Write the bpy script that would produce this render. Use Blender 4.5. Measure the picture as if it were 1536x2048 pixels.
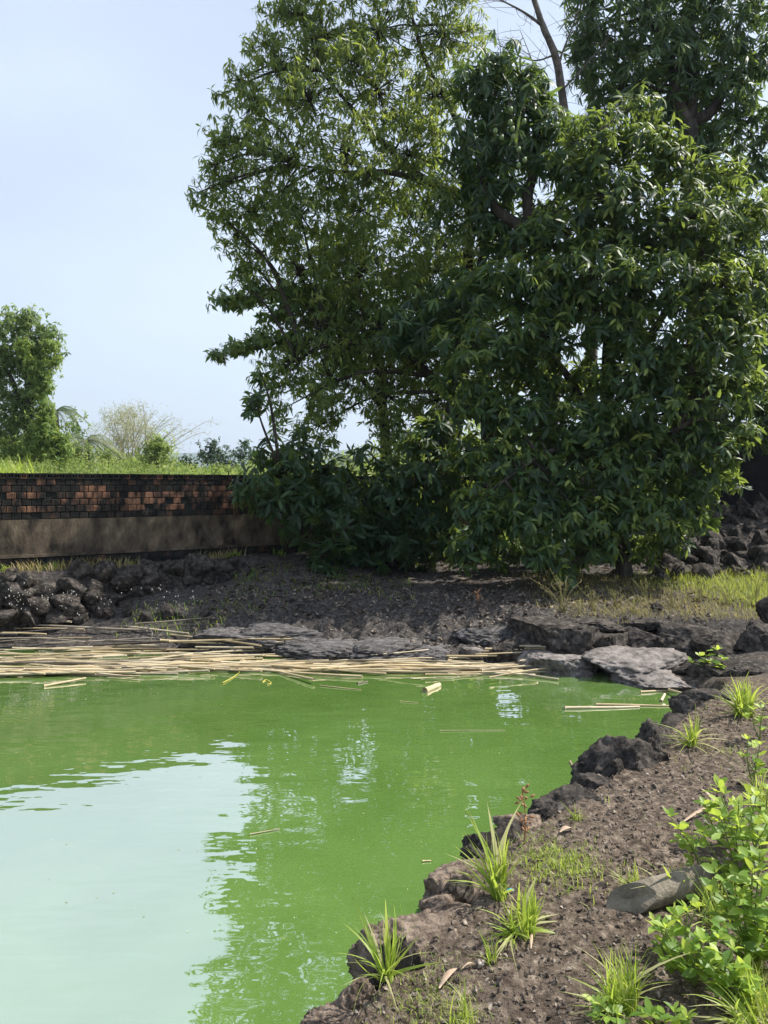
import bpy, math, numpy as np
from mathutils import Vector, Matrix, noise as mnoise
for o in list(bpy.data.objects): bpy.data.objects.remove(o)
SC = bpy.context.scene; COL = SC.collection
R = math.radians
# ------------------------------------------------------------------ camera
F = 1541.0; HZ = 970.0; CAMZ = 2.0          # focal length in photo pixels, horizon row, eye height over the water
cam = bpy.data.cameras.new('camera'); co = bpy.data.objects.new('camera', cam); COL.objects.link(co)
cam.sensor_width = 36; cam.lens = 36 * F / 2048; cam.shift_y = -(1024 - HZ) / 2048
cam.clip_start = 0.05; cam.clip_end = 9000
co.location = (0, 0, CAMZ); co.rotation_euler = (R(90), 0, 0); SC.camera = co
# ------------------------------------------------------------------ world, sun, exposure
SUN_AZ, SUN_EL = 73.0, 52.0
w = bpy.data.worlds.new('World'); SC.world = w; w.use_nodes = True
nt = w.node_tree; bg = nt.nodes['Background']
sky = nt.nodes.new('ShaderNodeTexSky'); sky.sky_type = 'NISHITA'; sky.sun_disc = False
sky.sun_elevation = R(SUN_EL); sky.sun_rotation = R(SUN_AZ)
sky.air_density = 1.0; sky.dust_density = 2.2; sky.ozone_density = 1.6; sky.altitude = 0
# thin pale veil of high cloud over the blue
tc = nt.nodes.new('ShaderNodeTexCoord'); mp = nt.nodes.new('ShaderNodeMapping'); mp.inputs['Scale'].default_value = (1.0, 1.0, 2.6)
nz = nt.nodes.new('ShaderNodeTexNoise'); nz.inputs['Scale'].default_value = 1.7; nz.inputs['Detail'].default_value = 4; nz.inputs['Roughness'].default_value = .45
mr = nt.nodes.new('ShaderNodeMapRange'); mr.inputs['From Min'].default_value = .3; mr.inputs['From Max'].default_value = .75
mr.inputs['To Min'].default_value = .42; mr.inputs['To Max'].default_value = .72
mx = nt.nodes.new('ShaderNodeMix'); mx.data_type = 'RGBA'
mx.inputs[7].default_value = (6.7, 7.6, 9.0, 1)
nt.links.new(tc.outputs['Generated'], mp.inputs['Vector']); nt.links.new(mp.outputs[0], nz.inputs['Vector'])
nt.links.new(nz.outputs['Fac'], mr.inputs['Value']); nt.links.new(mr.outputs[0], mx.inputs[0])
nt.links.new(sky.outputs[0], mx.inputs[6]); nt.links.new(mx.outputs[2], bg.inputs['Color'])
bg.inputs['Strength'].default_value = 0.085
sl = bpy.data.lights.new('sun', 'SUN'); so = bpy.data.objects.new('sun', sl); COL.objects.link(so)
sl.energy = 5.0; sl.angle = R(.53); sl.color = (1, .94, .84)
SV = Vector((math.sin(R(SUN_AZ)) * math.cos(R(SUN_EL)), math.cos(R(SUN_AZ)) * math.cos(R(SUN_EL)), math.sin(R(SUN_EL))))
so.rotation_euler = SV.to_track_quat('Z', 'Y').to_euler(); so.location = (20, 10, 30)
vs = SC.view_settings; vs.view_transform = 'Standard'; vs.look = 'None'; vs.gamma = 1; vs.use_curve_mapping = False; vs.exposure = 0.8
SC.render.engine = 'CYCLES'
cy = SC.cycles; cy.use_denoising = True; cy.max_bounces = 7; cy.diffuse_bounces = 2; cy.glossy_bounces = 3; cy.transmission_bounces = 4
cy.transparent_max_bounces = 8; cy.sample_clamp_indirect = 6; cy.caustics_reflective = False; cy.caustics_refractive = False

# ------------------------------------------------------------------ helpers
rng = np.random.default_rng(7)
def P(px, py, Y): return np.array(((px - 768) / F * Y, Y, CAMZ - (py - HZ) / F * Y))
def tag(o, label=None, cat=None, group=None, kind=None):
    if label: o['label'] = label
    if cat: o['category'] = cat
    if group: o['group'] = group
    if kind: o['kind'] = kind
    return o
def empty(name, loc, label, cat, group=None):
    o = bpy.data.objects.new(name, None); COL.objects.link(o); o.location = loc; o.empty_display_size = .1
    return tag(o, label, cat, group)
def mesh(name, V, Fc, mat=None, smooth=True, tone=None):
    V = np.asarray(V, np.float32); Fc = np.asarray(Fc, np.int32); m = bpy.data.meshes.new(name)
    n, k = Fc.shape
    m.vertices.add(len(V)); m.vertices.foreach_set('co', V.ravel())
    m.loops.add(n * k); m.loops.foreach_set('vertex_index', Fc.ravel())
    m.polygons.add(n); m.polygons.foreach_set('loop_start', np.arange(0, n * k, k, dtype=np.int32))
    m.polygons.foreach_set('use_smooth', np.full(n, bool(smooth)))
    m.update(calc_edges=True)
    if tone is not None:
        a = m.attributes.new('tone', 'FLOAT', 'POINT'); a.data.foreach_set('value', np.asarray(tone, np.float32))
    if mat: m.materials.append(mat)
    return m
def obj(name, m, parent=None, loc=(0, 0, 0), world=False):
    o = bpy.data.objects.new(name, m); COL.objects.link(o); o.location = loc
    if parent is not None:
        o.parent = parent
        if world: o.matrix_parent_inverse = Matrix.Translation(-Vector(parent.location))
    return o
def hash2(ix, iy, s):
    h = np.sin(ix * 127.1 + iy * 311.7 + s * 74.7) * 43758.5453
    return h - np.floor(h)
def vnoise(x, y, s=0):
    ix, iy = np.floor(x), np.floor(y); fx, fy = x - ix, y - iy
    fx = fx * fx * (3 - 2 * fx); fy = fy * fy * (3 - 2 * fy)
    a, b, c, d = hash2(ix, iy, s), hash2(ix + 1, iy, s), hash2(ix, iy + 1, s), hash2(ix + 1, iy + 1, s)
    return a + (b - a) * fx + (c - a) * fy + (a - b - c + d) * fx * fy
def fbm(x, y, s=0, o=4, rough=.5):
    t = 0; a = 1; n = 0
    for i in range(o): t = t + a * (vnoise(x * 2 ** i, y * 2 ** i, s + i) - .5); n += a; a *= rough
    return t / n
def sst(a, b, x):
    t = np.clip((x - a) / (b - a), 0, 1); return t * t * (3 - 2 * t)
def tube(pts, radii, n=8, wob=0.0, cap=True, rg=None):
    """closed tapered tube along a polyline -> verts, quads"""
    pts = np.asarray(pts, float); m = len(pts)
    tn = np.gradient(pts, axis=0); tn /= np.linalg.norm(tn, axis=1)[:, None] + 1e-9
    ref = np.array((0, 0, 1.)) if abs(tn[:, 2]).max() < .9 else np.array((.31, .95, .05))
    s = np.cross(tn, ref); s /= np.linalg.norm(s, axis=1)[:, None] + 1e-9; u = np.cross(s, tn)
    a = np.arange(n) / n * 2 * np.pi; rr = np.asarray(radii, float)[:, None] * np.ones((m, n))
    if wob: rr = rr * (1 + wob * ((rg or rng).random((m, n)) - .5))
    V = pts[:, None] + rr[..., None] * (np.cos(a)[None, :, None] * s[:, None] + np.sin(a)[None, :, None] * u[:, None])
    V = V.reshape(-1, 3); i, j = np.meshgrid(np.arange(m - 1), np.arange(n), indexing='ij'); k = (j + 1) % n
    Q = np.stack((i * n + j, i * n + k, (i + 1) * n + k, (i + 1) * n + j), -1).reshape(-1, 4)
    if cap:
        V = np.vstack((V, pts[:1], pts[-1:])); c0, c1 = m * n, m * n + 1; jj = np.arange(n); kk = (jj + 1) % n
        Q = np.vstack((Q, np.stack((kk, jj, np.full(n, c0), np.full(n, c0)), 1)[:, [0, 1, 2, 3]], np.stack((jj + (m - 1) * n, kk + (m - 1) * n, np.full(n, c1), np.full(n, c1)), 1)))
    return V, Q
def qtri(Q):
    """quads (last index may repeat) -> triangles"""
    Q = np.asarray(Q); a = Q[:, :3]; b = Q[Q[:, 2] != Q[:, 3]][:, [0, 2, 3]]; return np.vstack((a, b))
def join(parts):
    V = []; T = []; n = 0
    for v, q in parts:
        V.append(v); T.append((qtri(q) if q.shape[1] == 4 else q) + n); n += len(v)
    return np.vstack(V), np.vstack(T)
def curve(pts, n=12):
    """smooth polyline through points (Catmull-Rom)"""
    p = np.asarray(pts, float); p = np.vstack((2 * p[0] - p[1], p, 2 * p[-1] - p[-2])); out = []
    for i in range(1, len(p) - 2):
        t = np.linspace(0, 1, n, endpoint=False)[:, None]; a, b, c, d = p[i - 1:i + 3]
        out.append(.5 * (2 * b + (c - a) * t + (2 * a - 5 * b + 4 * c - d) * t ** 2 + (3 * b - a - 3 * c + d) * t ** 3))
    return np.vstack(out + [p[-2][None]])
# ---- materials
def lin(c):
    return tuple(((x / 255) / 12.92 if x <= 10 else ((x / 255 + .055) / 1.055) ** 2.4) for x in c) + (1,)
def M(name, cols, scale=8, detail=6, rough=.85, bump=0, bscale=30, spec=.3, pos=False, stretch=(1, 1, 1), nrough=.6, bdist=.02, tone=0):
    m = bpy.data.materials.new(name); m.use_nodes = True; t = m.node_tree; b = t.nodes['Principled BSDF']
    b.inputs['Roughness'].default_value = rough; b.inputs['Specular IOR Level'].default_value = spec
    if pos: vec = t.nodes.new('ShaderNodeNewGeometry').outputs['Position']
    else: vec = t.nodes.new('ShaderNodeTexCoord').outputs['Object']
    mpn = t.nodes.new('ShaderNodeMapping'); mpn.inputs['Scale'].default_value = stretch; t.links.new(vec, mpn.inputs[0])
    n = t.nodes.new('ShaderNodeTexNoise'); n.inputs['Scale'].default_value = scale; n.inputs['Detail'].default_value = detail; n.inputs['Roughness'].default_value = nrough
    t.links.new(mpn.outputs[0], n.inputs['Vector'])
    r = t.nodes.new('ShaderNodeValToRGB'); r.color_ramp.elements.remove(r.color_ramp.elements[1])
    for i, (p, c) in enumerate(cols):
        e = r.color_ramp.elements[0] if i == 0 else r.color_ramp.elements.new(p)
        e.position = p; e.color = tuple(c) + (1,)
    fac = n.outputs['Fac']
    if tone:
        oi = t.nodes.new('ShaderNodeObjectInfo'); ma = t.nodes.new('ShaderNodeMath'); ma.operation = 'MULTIPLY_ADD'
        ma.inputs[1].default_value = tone; t.links.new(oi.outputs['Random'], ma.inputs[0])
        mb = t.nodes.new('ShaderNodeMath'); mb.operation = 'SUBTRACT'; mb.inputs[1].default_value = tone / 2
        t.links.new(fac, ma.inputs[2]); t.links.new(ma.outputs[0], mb.inputs[0]); fac = mb.outputs[0]
    t.links.new(fac, r.inputs[0]); t.links.new(r.outputs[0], b.inputs['Base Color'])
    if bump:
        n2 = t.nodes.new('ShaderNodeTexNoise'); n2.inputs['Scale'].default_value = bscale; n2.inputs['Detail'].default_value = 8; n2.inputs['Roughness'].default_value = .65
        t.links.new(mpn.outputs[0], n2.inputs['Vector'])
        bp = t.nodes.new('ShaderNodeBump'); bp.inputs['Strength'].default_value = bump; bp.inputs['Distance'].default_value = bdist
        t.links.new(n2.outputs['Fac'], bp.inputs['Height']); t.links.new(bp.outputs[0], b.inputs['Normal'])
    m['fac'] = 0; return m
def leafmat(name, cols, trans, tfac=.35, rough=.42, spec=.5):
    """leaf: tone attribute picks the colour; light also passes through the blade"""
    m = bpy.data.materials.new(name); m.use_nodes = True; t = m.node_tree; b = t.nodes['Principled BSDF']; out = t.nodes['Material Output']
    at = t.nodes.new('ShaderNodeAttribute'); at.attribute_name = 'tone'
    r = t.nodes.new('ShaderNodeValToRGB'); r.color_ramp.elements.remove(r.color_ramp.elements[1])
    for i, (p, c) in enumerate(cols):
        e = r.color_ramp.elements[0] if i == 0 else r.color_ramp.elements.new(p)
        e.position = p; e.color = tuple(c) + (1,)
    t.links.new(at.outputs['Fac'], r.inputs[0]); t.links.new(r.outputs[0], b.inputs['Base Color'])
    b.inputs['Roughness'].default_value = rough; b.inputs['Specular IOR Level'].default_value = spec
    tr = t.nodes.new('ShaderNodeBsdfTranslucent'); ms = t.nodes.new('ShaderNodeMixShader'); ms.inputs[0].default_value = tfac
    mc = t.nodes.new('ShaderNodeMix'); mc.data_type = 'RGBA'; mc.inputs[0].default_value = .65; mc.inputs[7].default_value = tuple(trans) + (1,)
    t.links.new(r.outputs[0], mc.inputs[6]); t.links.new(mc.outputs[2], tr.inputs['Color'])
    t.links.new(b.outputs[0], ms.inputs[1]); t.links.new(tr.outputs[0], ms.inputs[2]); t.links.new(ms.outputs[0], out.inputs['Surface'])
    return m

# ------------------------------------------------------------------ ground
POND = np.array([(-14, -1), (-9, -1), (-2.5, .2), (-1.0, 1.3), (-.42, 2.1), (.02, 2.7), (.27, 3.05), (.53, 3.6), (1.04, 4.15), (1.58, 4.85), (2.22, 5.7), (2.7, 6.3),
                 (3.08, 7.0), (3.05, 7.5), (2.55, 7.9), (2.3, 8.3), (1.4, 8.6), (.75, 8.75), (-.6, 8.95), (-2.05, 9.15), (-3.5, 9.4), (-5, 9.5), (-8, 9.2), (-14, 7)], float)
def sdist(x, y, poly=POND):
    """signed distance to the pond's outline, positive on land"""
    d = np.full(x.shape, 1e9); ins = np.zeros(x.shape, bool)
    for i in range(len(poly)):
        a, b = poly[i], poly[(i + 1) % len(poly)]; e = b - a
        t = np.clip(((x - a[0]) * e[0] + (y - a[1]) * e[1]) / (e @ e), 0, 1)
        d = np.minimum(d, np.hypot(x - a[0] - t * e[0], y - a[1] - t * e[1]))
        c = (a[1] > y) != (b[1] > y)
        ins ^= c & (x < (b[0] - a[0]) * (y - a[1]) / (b[1] - a[1] + 1e-12) + a[0])
    return np.where(ins, -d, d)
WALL = curve([(-12, 8.4), (-9, 8.75), (-6.8, 9.4), (-5.13, 10.3), (-3.9, 11.1), (-2.84, 11.9), (-1.4, 12.95), (.3, 14.1), (2.0, 15.2), (4.4, 16.7)], 14)
WS = np.concatenate(([0], np.cumsum(np.hypot(*np.diff(WALL, axis=0).T))))
def wall_at(s):
    p = np.array((np.interp(s, WS, WALL[:, 0]), np.interp(s, WS, WALL[:, 1])))
    q = np.array((np.interp(s + .05, WS, WALL[:, 0]), np.interp(s + .05, WS, WALL[:, 1]))); t = (q - p); t /= np.hypot(*t)
    return p, t
def wdist(x, y):
    """distance in front of the brick wall's face line (negative behind it)"""
    wy = np.interp(x, WALL[:, 0], WALL[:, 1]); sl = np.gradient(WALL[:, 1], WALL[:, 0]); k = np.interp(x, WALL[:, 0], sl)
    return (wy - y) / np.sqrt(1 + k * k)
def H(x, y):
    x = np.asarray(x, float); y = np.asarray(y, float); sd = sdist(x, y); wd = wdist(x, y)
    near = .36 * sst(-.1, .1, sd) + .03 * sst(.3, 2, sd)
    width = .45 + .95 * sst(2.3, 1.2, x)
    far = (.40 + .055 * np.clip(y - 9, 0, 6)) * sst(-.05 + .4 * sst(1.5, 2.2, x), 1, sd / width * .95)
    led = np.interp(x, [1.2, 2, 3, 4, 5, 8], [9.05, 9.1, 9.05, 8.95, 8.8, 8.6]) + .12 * fbm(x * 3, y * 0, 77, 3)
    far2 = .06 + .22 * sst(2.9, 4.2, x) + (.36 - .22 * sst(2.9, 4.2, x)) * sst(-.12, .14, y - led) + .055 * np.clip(y - 9.2, 0, 6)
    kr = sst(1.3, 1.8, x); far = far * (1 - kr) + far2 * sst(-.1, .15, sd) * kr
    far = far + .85 * sst(3.6, 5.6, x) * sst(11.8, 15.2, y)
    slope = sst(1.9, .35, wd) * (.9 - far) * sst(.9, -.8, x) * sst(-2.6, -1.2, x)
    terr = sst(.62, .5, wd) * (.86 - far) * sst(-1.4, -2.4, x)
    far = far + slope + terr
    k = sst(6.2, 8.0, y + .25 * (x - 3)); z = near * (1 - k) + far * k
    z = z + np.where(sd > 0, 1, .3) * (.05 * fbm(x * 1.3, y * 1.3, 3) + .03 * fbm(x * 6, y * 6, 5) + .022 * fbm(x * 22, y * 22, 8, 2))
    shelf = sst(-2.6, -1.9, x) * sst(2.6, 1.6, x) * sst(7.5, 8.5, y) * sst(1.5, .7, sd) * sst(-.1, .12, sd)
    rid = 1 - np.abs(2 * vnoise(x * 2.2 + 3, y * 3.1, 11) - 1); rid2 = 1 - np.abs(2 * vnoise(x * 5.2, y * 6.7, 12) - 1)
    z = z + shelf * (.16 * rid + .09 * rid2 + .05 * fbm(x * 13, y * 13, 14) - .11)
    z = np.where(sd < 0, z - .55 * sst(0, -.35, sd), z)
    fld = 1.74 + .12 * fbm(x * .2, y * .2, 21) + .9 * sst(60, 400, y) * 0
    right = sst(16.6, 17.0, y) * sst(4.2, 4.6, x)
    kf = np.maximum(sst(-.06, -.16, wd) * sst(4.7, 4.3, x), right)
    return z * (1 - kf) + fld * kf
def ground_at(px, py):
    Y = np.linspace(2.0, 24, 6000); x = (px - 768) / F * Y; z = CAMZ - (py - HZ) / F * Y
    i = np.argmax(z < H(x, Y)); return np.array((x[i], Y[i], float(H(x[i:i + 1], Y[i:i + 1])[0])))
def axis(segs):
    a = [segs[0][0]]
    for lo, hi, st in segs: a += list(np.linspace(lo, hi, max(2, int(round((hi - lo) / st)) + 1))[1:])
    return np.array(a)
gx = axis([(-5000, -1000, 500), (-1000, -200, 100), (-200, -40, 20), (-40, -12, 2), (-12, -6, .3), (-6, -.4, .06), (-.4, 3.4, .02), (3.4, 7.5, .06), (7.5, 12, .4), (12, 40, 3), (40, 200, 20), (200, 1000, 100), (1000, 5000, 500)])
gy = axis([(-300, -20, 40), (-20, 1.8, 1.2), (1.8, 5.6, .022), (5.6, 8, .035), (8, 10.5, .04), (10.5, 17.4, .06), (17.4, 40, 1), (40, 200, 10), (200, 1000, 80), (1000, 7000, 500)])
GX, GY = np.meshgrid(gx, gy); GZ = H(GX.ravel(), GY.ravel()).reshape(GX.shape)
nx_, ny_ = len(gx), len(gy); ii, jj = np.meshgrid(np.arange(nx_ - 1), np.arange(ny_ - 1)); a_ = (jj * nx_ + ii).ravel()
GQ = np.stack((a_, a_ + 1, a_ + 1 + nx_, a_ + nx_), 1)
m_soil = M('dark_volcanic_soil', [(.3, (.024, .0175, .013)), (.43, (.085, .065, .05)), (.55, (.17, .134, .104)), (.72, (.40, .33, .262))], scale=24, detail=9, rough=.95, bump=1.0, bscale=55, pos=True, bdist=.03, spec=.15, nrough=.7)
def far_soil_shade(m):
    # far bank lava sand, with its bluish-dark shade multiplied into the colour
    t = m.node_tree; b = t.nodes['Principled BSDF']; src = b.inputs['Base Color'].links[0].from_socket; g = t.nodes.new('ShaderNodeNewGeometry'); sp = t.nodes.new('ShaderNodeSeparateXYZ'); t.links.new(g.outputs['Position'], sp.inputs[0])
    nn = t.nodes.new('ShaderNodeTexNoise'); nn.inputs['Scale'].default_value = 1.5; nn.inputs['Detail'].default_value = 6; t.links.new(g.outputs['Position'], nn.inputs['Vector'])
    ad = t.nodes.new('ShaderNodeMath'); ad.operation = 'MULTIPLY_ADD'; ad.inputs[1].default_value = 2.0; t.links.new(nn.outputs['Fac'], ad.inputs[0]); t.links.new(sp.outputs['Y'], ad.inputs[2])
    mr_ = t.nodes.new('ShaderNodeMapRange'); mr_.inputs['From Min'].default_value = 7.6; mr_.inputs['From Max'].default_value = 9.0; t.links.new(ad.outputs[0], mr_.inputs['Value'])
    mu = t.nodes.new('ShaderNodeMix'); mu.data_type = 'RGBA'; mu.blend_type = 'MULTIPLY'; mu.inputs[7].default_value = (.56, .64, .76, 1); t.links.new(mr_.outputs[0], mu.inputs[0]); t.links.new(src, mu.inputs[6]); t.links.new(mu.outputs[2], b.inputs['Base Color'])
far_soil_shade(m_soil)
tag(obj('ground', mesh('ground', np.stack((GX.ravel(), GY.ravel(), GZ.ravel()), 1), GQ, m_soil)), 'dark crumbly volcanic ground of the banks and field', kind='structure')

# ---- water: thick green algae under a glassy skin
def water_mat():
    m = bpy.data.materials.new('algae_water'); m.use_nodes = True; t = m.node_tree; t.nodes.remove(t.nodes['Principled BSDF']); out = t.nodes['Material Output']
    g = t.nodes.new('ShaderNodeNewGeometry')
    n = t.nodes.new('ShaderNodeTexNoise'); n.inputs['Scale'].default_value = 1.1; n.inputs['Detail'].default_value = 8; n.inputs['Distortion'].default_value = .8; t.links.new(g.outputs['Position'], n.inputs['Vector'])
    r = t.nodes.new('ShaderNodeValToRGB'); e = r.color_ramp.elements
    e[0].position = .3; e[0].color = (.15, .29, .06, 1); e[1].position = .7; e[1].color = (.195, .355, .085, 1)
    t.links.new(n.outputs['Fac'], r.inputs[0])
    # pale scum drifting by the rocks
    sx = t.nodes.new('ShaderNodeVectorMath'); sx.operation = 'DISTANCE'; sx.inputs[1].default_value = (1.75, 7.55, 0)
    mpp = t.nodes.new('ShaderNodeVectorMath'); mpp.operation = 'MULTIPLY'; mpp.inputs[1].default_value = (.6, 1, 1)
    sx.inputs[1].default_value = (1.2, 7.6, 0); t.links.new(g.outputs['Position'], mpp.inputs[0]); t.links.new(mpp.outputs[0], sx.inputs[0])
    n3 = t.nodes.new('ShaderNodeTexNoise'); n3.inputs['Scale'].default_value = 4; n3.inputs['Detail'].default_value = 8; n3.inputs['Roughness'].default_value = .7; t.links.new(g.outputs['Position'], n3.inputs['Vector'])
    mrr = t.nodes.new('ShaderNodeMapRange'); mrr.inputs['From Min'].default_value = .75; mrr.inputs['From Max'].default_value = .1; t.links.new(sx.outputs['Value'], mrr.inputs['Value'])
    mm = t.nodes.new('ShaderNodeMath'); mm.operation = 'MULTIPLY'; t.links.new(mrr.outputs[0], mm.inputs[0])
    m3 = t.nodes.new('ShaderNodeMapRange'); m3.inputs['From Min'].default_value = .48; m3.inputs['From Max'].default_value = .72; t.links.new(n3.outputs['Fac'], m3.inputs['Value']); t.links.new(m3.outputs[0], mm.inputs[1])
    mc = t.nodes.new('ShaderNodeMix'); mc.data_type = 'RGBA'; mc.inputs[7].default_value = (.30, .42, .17, 1)
    t.links.new(mm.outputs[0], mc.inputs[0]); t.links.new(r.outputs[0], mc.inputs[6])
    d = t.nodes.new('ShaderNodeBsdfDiffuse'); t.links.new(mc.outputs[2], d.inputs['Color'])
    gl = t.nodes.new('ShaderNodeBsdfGlossy'); gl.inputs['Roughness'].default_value = .012; gl.inputs['Color'].default_value = (.95, .85, 1, 1)
    # slow swell plus fine shivers
    mw = t.nodes.new('ShaderNodeMapping'); mw.inputs['Scale'].default_value = (.7, 1.5, 1); t.links.new(g.outputs['Position'], mw.inputs[0])
    w1 = t.nodes.new('ShaderNodeTexNoise'); w1.inputs['Scale'].default_value = 3.2; w1.inputs['Detail'].default_value = 2.5; w1.inputs['Roughness'].default_value = .45; t.links.new(mw.outputs[0], w1.inputs['Vector'])
    b1 = t.nodes.new('ShaderNodeBump'); b1.inputs['Strength'].default_value = 1; b1.inputs['Distance'].default_value = .0055; t.links.new(w1.outputs['Fac'], b1.inputs['Height'])
    w2 = t.nodes.new('ShaderNodeTexNoise'); w2.inputs['Scale'].default_value = 14; w2.inputs['Detail'].default_value = 1; t.links.new(mw.outputs[0], w2.inputs['Vector'])
    b2 = t.nodes.new('ShaderNodeBump'); b2.inputs['Strength'].default_value = 1; b2.inputs['Distance'].default_value = .0002; t.links.new(w2.outputs['Fac'], b2.inputs['Height']); t.links.new(b1.outputs[0], b2.inputs['Normal'])
    t.links.new(b2.outputs[0], gl.inputs['Normal'])
    fr = t.nodes.new('ShaderNodeFresnel'); fr.inputs['IOR'].default_value = 1.33; t.links.new(b2.outputs[0], fr.inputs['Normal'])
    ma = t.nodes.new('ShaderNodeMath'); ma.operation = 'MULTIPLY_ADD'; ma.inputs[1].default_value = .9; ma.inputs[2].default_value = .53; ma.use_clamp = True; t.links.new(fr.outputs[0], ma.inputs[0])
    ms = t.nodes.new('ShaderNodeMixShader'); t.links.new(ma.outputs[0], ms.inputs[0]); t.links.new(d.outputs[0], ms.inputs[1]); t.links.new(gl.outputs[0], ms.inputs[2]); t.links.new(ms.outputs[0], out.inputs['Surface'])
    return m
tag(obj('pond_water', mesh('pond_water', [(-14.5, -2, 0), (4, -2, 0), (4, 10.3, 0), (-14.5, 10.3, 0)], [(0, 1, 2, 3)], water_mat())), 'still pond of thick green algae water', kind='structure')

# ---- hills on the horizon
hx = np.linspace(-5200, 3600, 200); HV = []; HQ = []
prof = 112 + 60 * (fbm(hx / 1300 + 3, hx * 0, 31, 5) + .1) + 14 * fbm(hx / 90, hx * 0, 37, 3)
for k, (f, dy) in enumerate(((0, 0), (.55, 60), (.85, 130), (1, 220), (.4, 600))):
    for i, x in enumerate(hx): HV.append((x, 2100 + dy * 2, 1.5 + prof[i] * f + (3 * math.sin(i * 1.3 + k) if 0 < f < 1 else 0)))
n = len(hx)
for k in range(4):
    for i in range(n - 1): HQ.append((k * n + i, k * n + i + 1, (k + 1) * n + i + 1, (k + 1) * n + i))
m_hill = M('wooded_hill', [(.3, (.03, .06, .035)), (.7, (.07, .11, .05))], scale=.012, detail=8, rough=.95, pos=True)
tag(obj('hills', mesh('hills', HV, HQ, m_hill)), 'low wooded ridge on the horizon', kind='structure')

# ------------------------------------------------------------------ brick wall
m_core = M('mossy_mortar', [(.3, (.006, .008, .008)), (.55, (.018, .02, .018)), (.8, (.05, .042, .034))], scale=5, detail=8, rough=.95, bump=.8, bscale=40, pos=True)
m_bk_o = M('orange_brick', [(.42, (.012, .012, .011)), (.49, (.06, .034, .025)), (.57, (.17, .085, .052)), (.75, (.28, .155, .1))], scale=6, detail=7, rough=.92, bump=.6, bscale=60, pos=True, stretch=(1, 1, .45), tone=.12)
m_bk_d = M('soot_stained_brick', [(.35, (.007, .008, .008)), (.56, (.022, .02, .018)), (.66, (.07, .038, .026)), (.85, (.17, .085, .052))], scale=6, detail=7, rough=.95, bump=.6, bscale=60, pos=True, stretch=(1, 1, .45), tone=.22)
m_plas = M('weathered_plaster', [(.32, (.014, .012, .01)), (.43, (.06, .047, .034)), (.58, (.125, .097, .068)), (.75, (.22, .175, .125))], stretch=(1, 1, .6), scale=5.5, detail=9, rough=.95, bump=.5, bscale=35, pos=True)
wall = empty('brick_wall', (*wall_at(9.0)[0], .9), 'long old brick boundary wall, moss-blackened, with flaking plaster along its foot', 'wall')
def wall_strip(name, s0, s1, z0, z1, f0, f1, mat, step=.25, rough=0, parent=wall):
    """a solid run of masonry: f0/f1 = front and back offset from the wall's line"""
    S = np.linspace(s0, s1, int((s1 - s0) / step) + 2); V = []
    zz = np.linspace(z0, z1, 7)
    for s in S:
        p, t = wall_at(s); nrm = np.array((t[1], -t[0]))
        for z in zz:
            d = f0 + rough * (mnoise.noise((s * 2.3, z * 3, f0)) ); q = p + nrm * d; V.append((*q, z))
        for z in zz[::-1]:
            q = p + nrm * f1; V.append((*q, z))
    k = 14; Q = []
    for i in range(len(S) - 1):
        for j in range(k): Q.append((i * k + j, i * k + (j + 1) % k, (i + 1) * k + (j + 1) % k, (i + 1) * k + j))
    for e in (0, len(S) - 1):
        b = e * k
        for j in range(6):
            q = (b + j, b + j + 1, b + 12 - j, b + 13 - j); Q.append(q if e else q[::-1])
    o = obj(name, mesh(name, V, Q, mat, smooth=False), parent, world=True); return o
SEND = WS[-1] - .05
wall_strip('mortar_core', 1.0, SEND, .55, 2.085, 0, -.2, m_core)
wall_strip('plaster_coat', 1.0, SEND, 1.06, 1.53, .022, -.01, m_plas, rough=.02, step=.08)
wall_strip('ledge', 1.0, SEND, 1.02, 1.058, .075, -.01, m_plas, rough=.012, step=.1)
wall_strip('plinth', 1.0, SEND, .6, 1.018, .045, -.01, m_core, rough=.01, step=.1)
def box(sx, sy, sz, bev=.004, jit=0, rg=rng):
    """bevelled block: the six faces inset, edges chamfered"""
    V = []
    for X in (-1, 1):
        for Y in (-1, 1):
            for Z in (-1, 1):
                j = (rg.random(3) - .5) * jit
                for a in range(3):
                    e = [sx / 2, sy / 2, sz / 2]; e = [v - (0 if k == a else bev) for k, v in enumerate(e)]
                    V.append((X * e[0] + j[0], Y * e[1] + j[1], Z * e[2] + j[2]))
    idx = lambda X, Y, Z, a: ((X * 2 + Y) * 2 + Z) * 3 + a
    Q = []
    for a in range(3):
        o1, o2 = (a + 1) % 3, (a + 2) % 3
        for s in (0, 1):
            q = []
            for u, v in ((0, 0), (1, 0), (1, 1), (0, 1)):
                c = [0, 0, 0]; c[a] = s; c[o1] = u; c[o2] = v; q.append(idx(*c, a))
            Q.append(q if s else q[::-1])
    for a in range(3):
        o1, o2 = (a + 1) % 3, (a + 2) % 3
        for u in (0, 1):
            for v in (0, 1):
                c0 = [0, 0, 0]; c0[o1] = u; c0[o2] = v; c1 = list(c0); c1[a] = 1
                q = [idx(*c0, o1), idx(*c1, o1), idx(*c1, o2), idx(*c0, o2)]; Q.append(q if (u == v) else q[::-1])
    for X in (0, 1):
        for Y in (0, 1):
            for Z in (0, 1):
                q = [idx(X, Y, Z, 0), idx(X, Y, Z, 1), idx(X, Y, Z, 2)]
                if (X + Y + Z) % 2 == 0: q = q[::-1]
                Q.append(q + [q[2]])
    return np.array(V), np.array(Q)
bk_mesh = []
for i in range(6):
    V, Q = box(.115, .05, .084, .006, .006); bk_mesh.append((mesh('brick', V, qtri(Q), m_bk_o, False), mesh('brick', V, qtri(Q), m_bk_d, False)))
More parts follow.
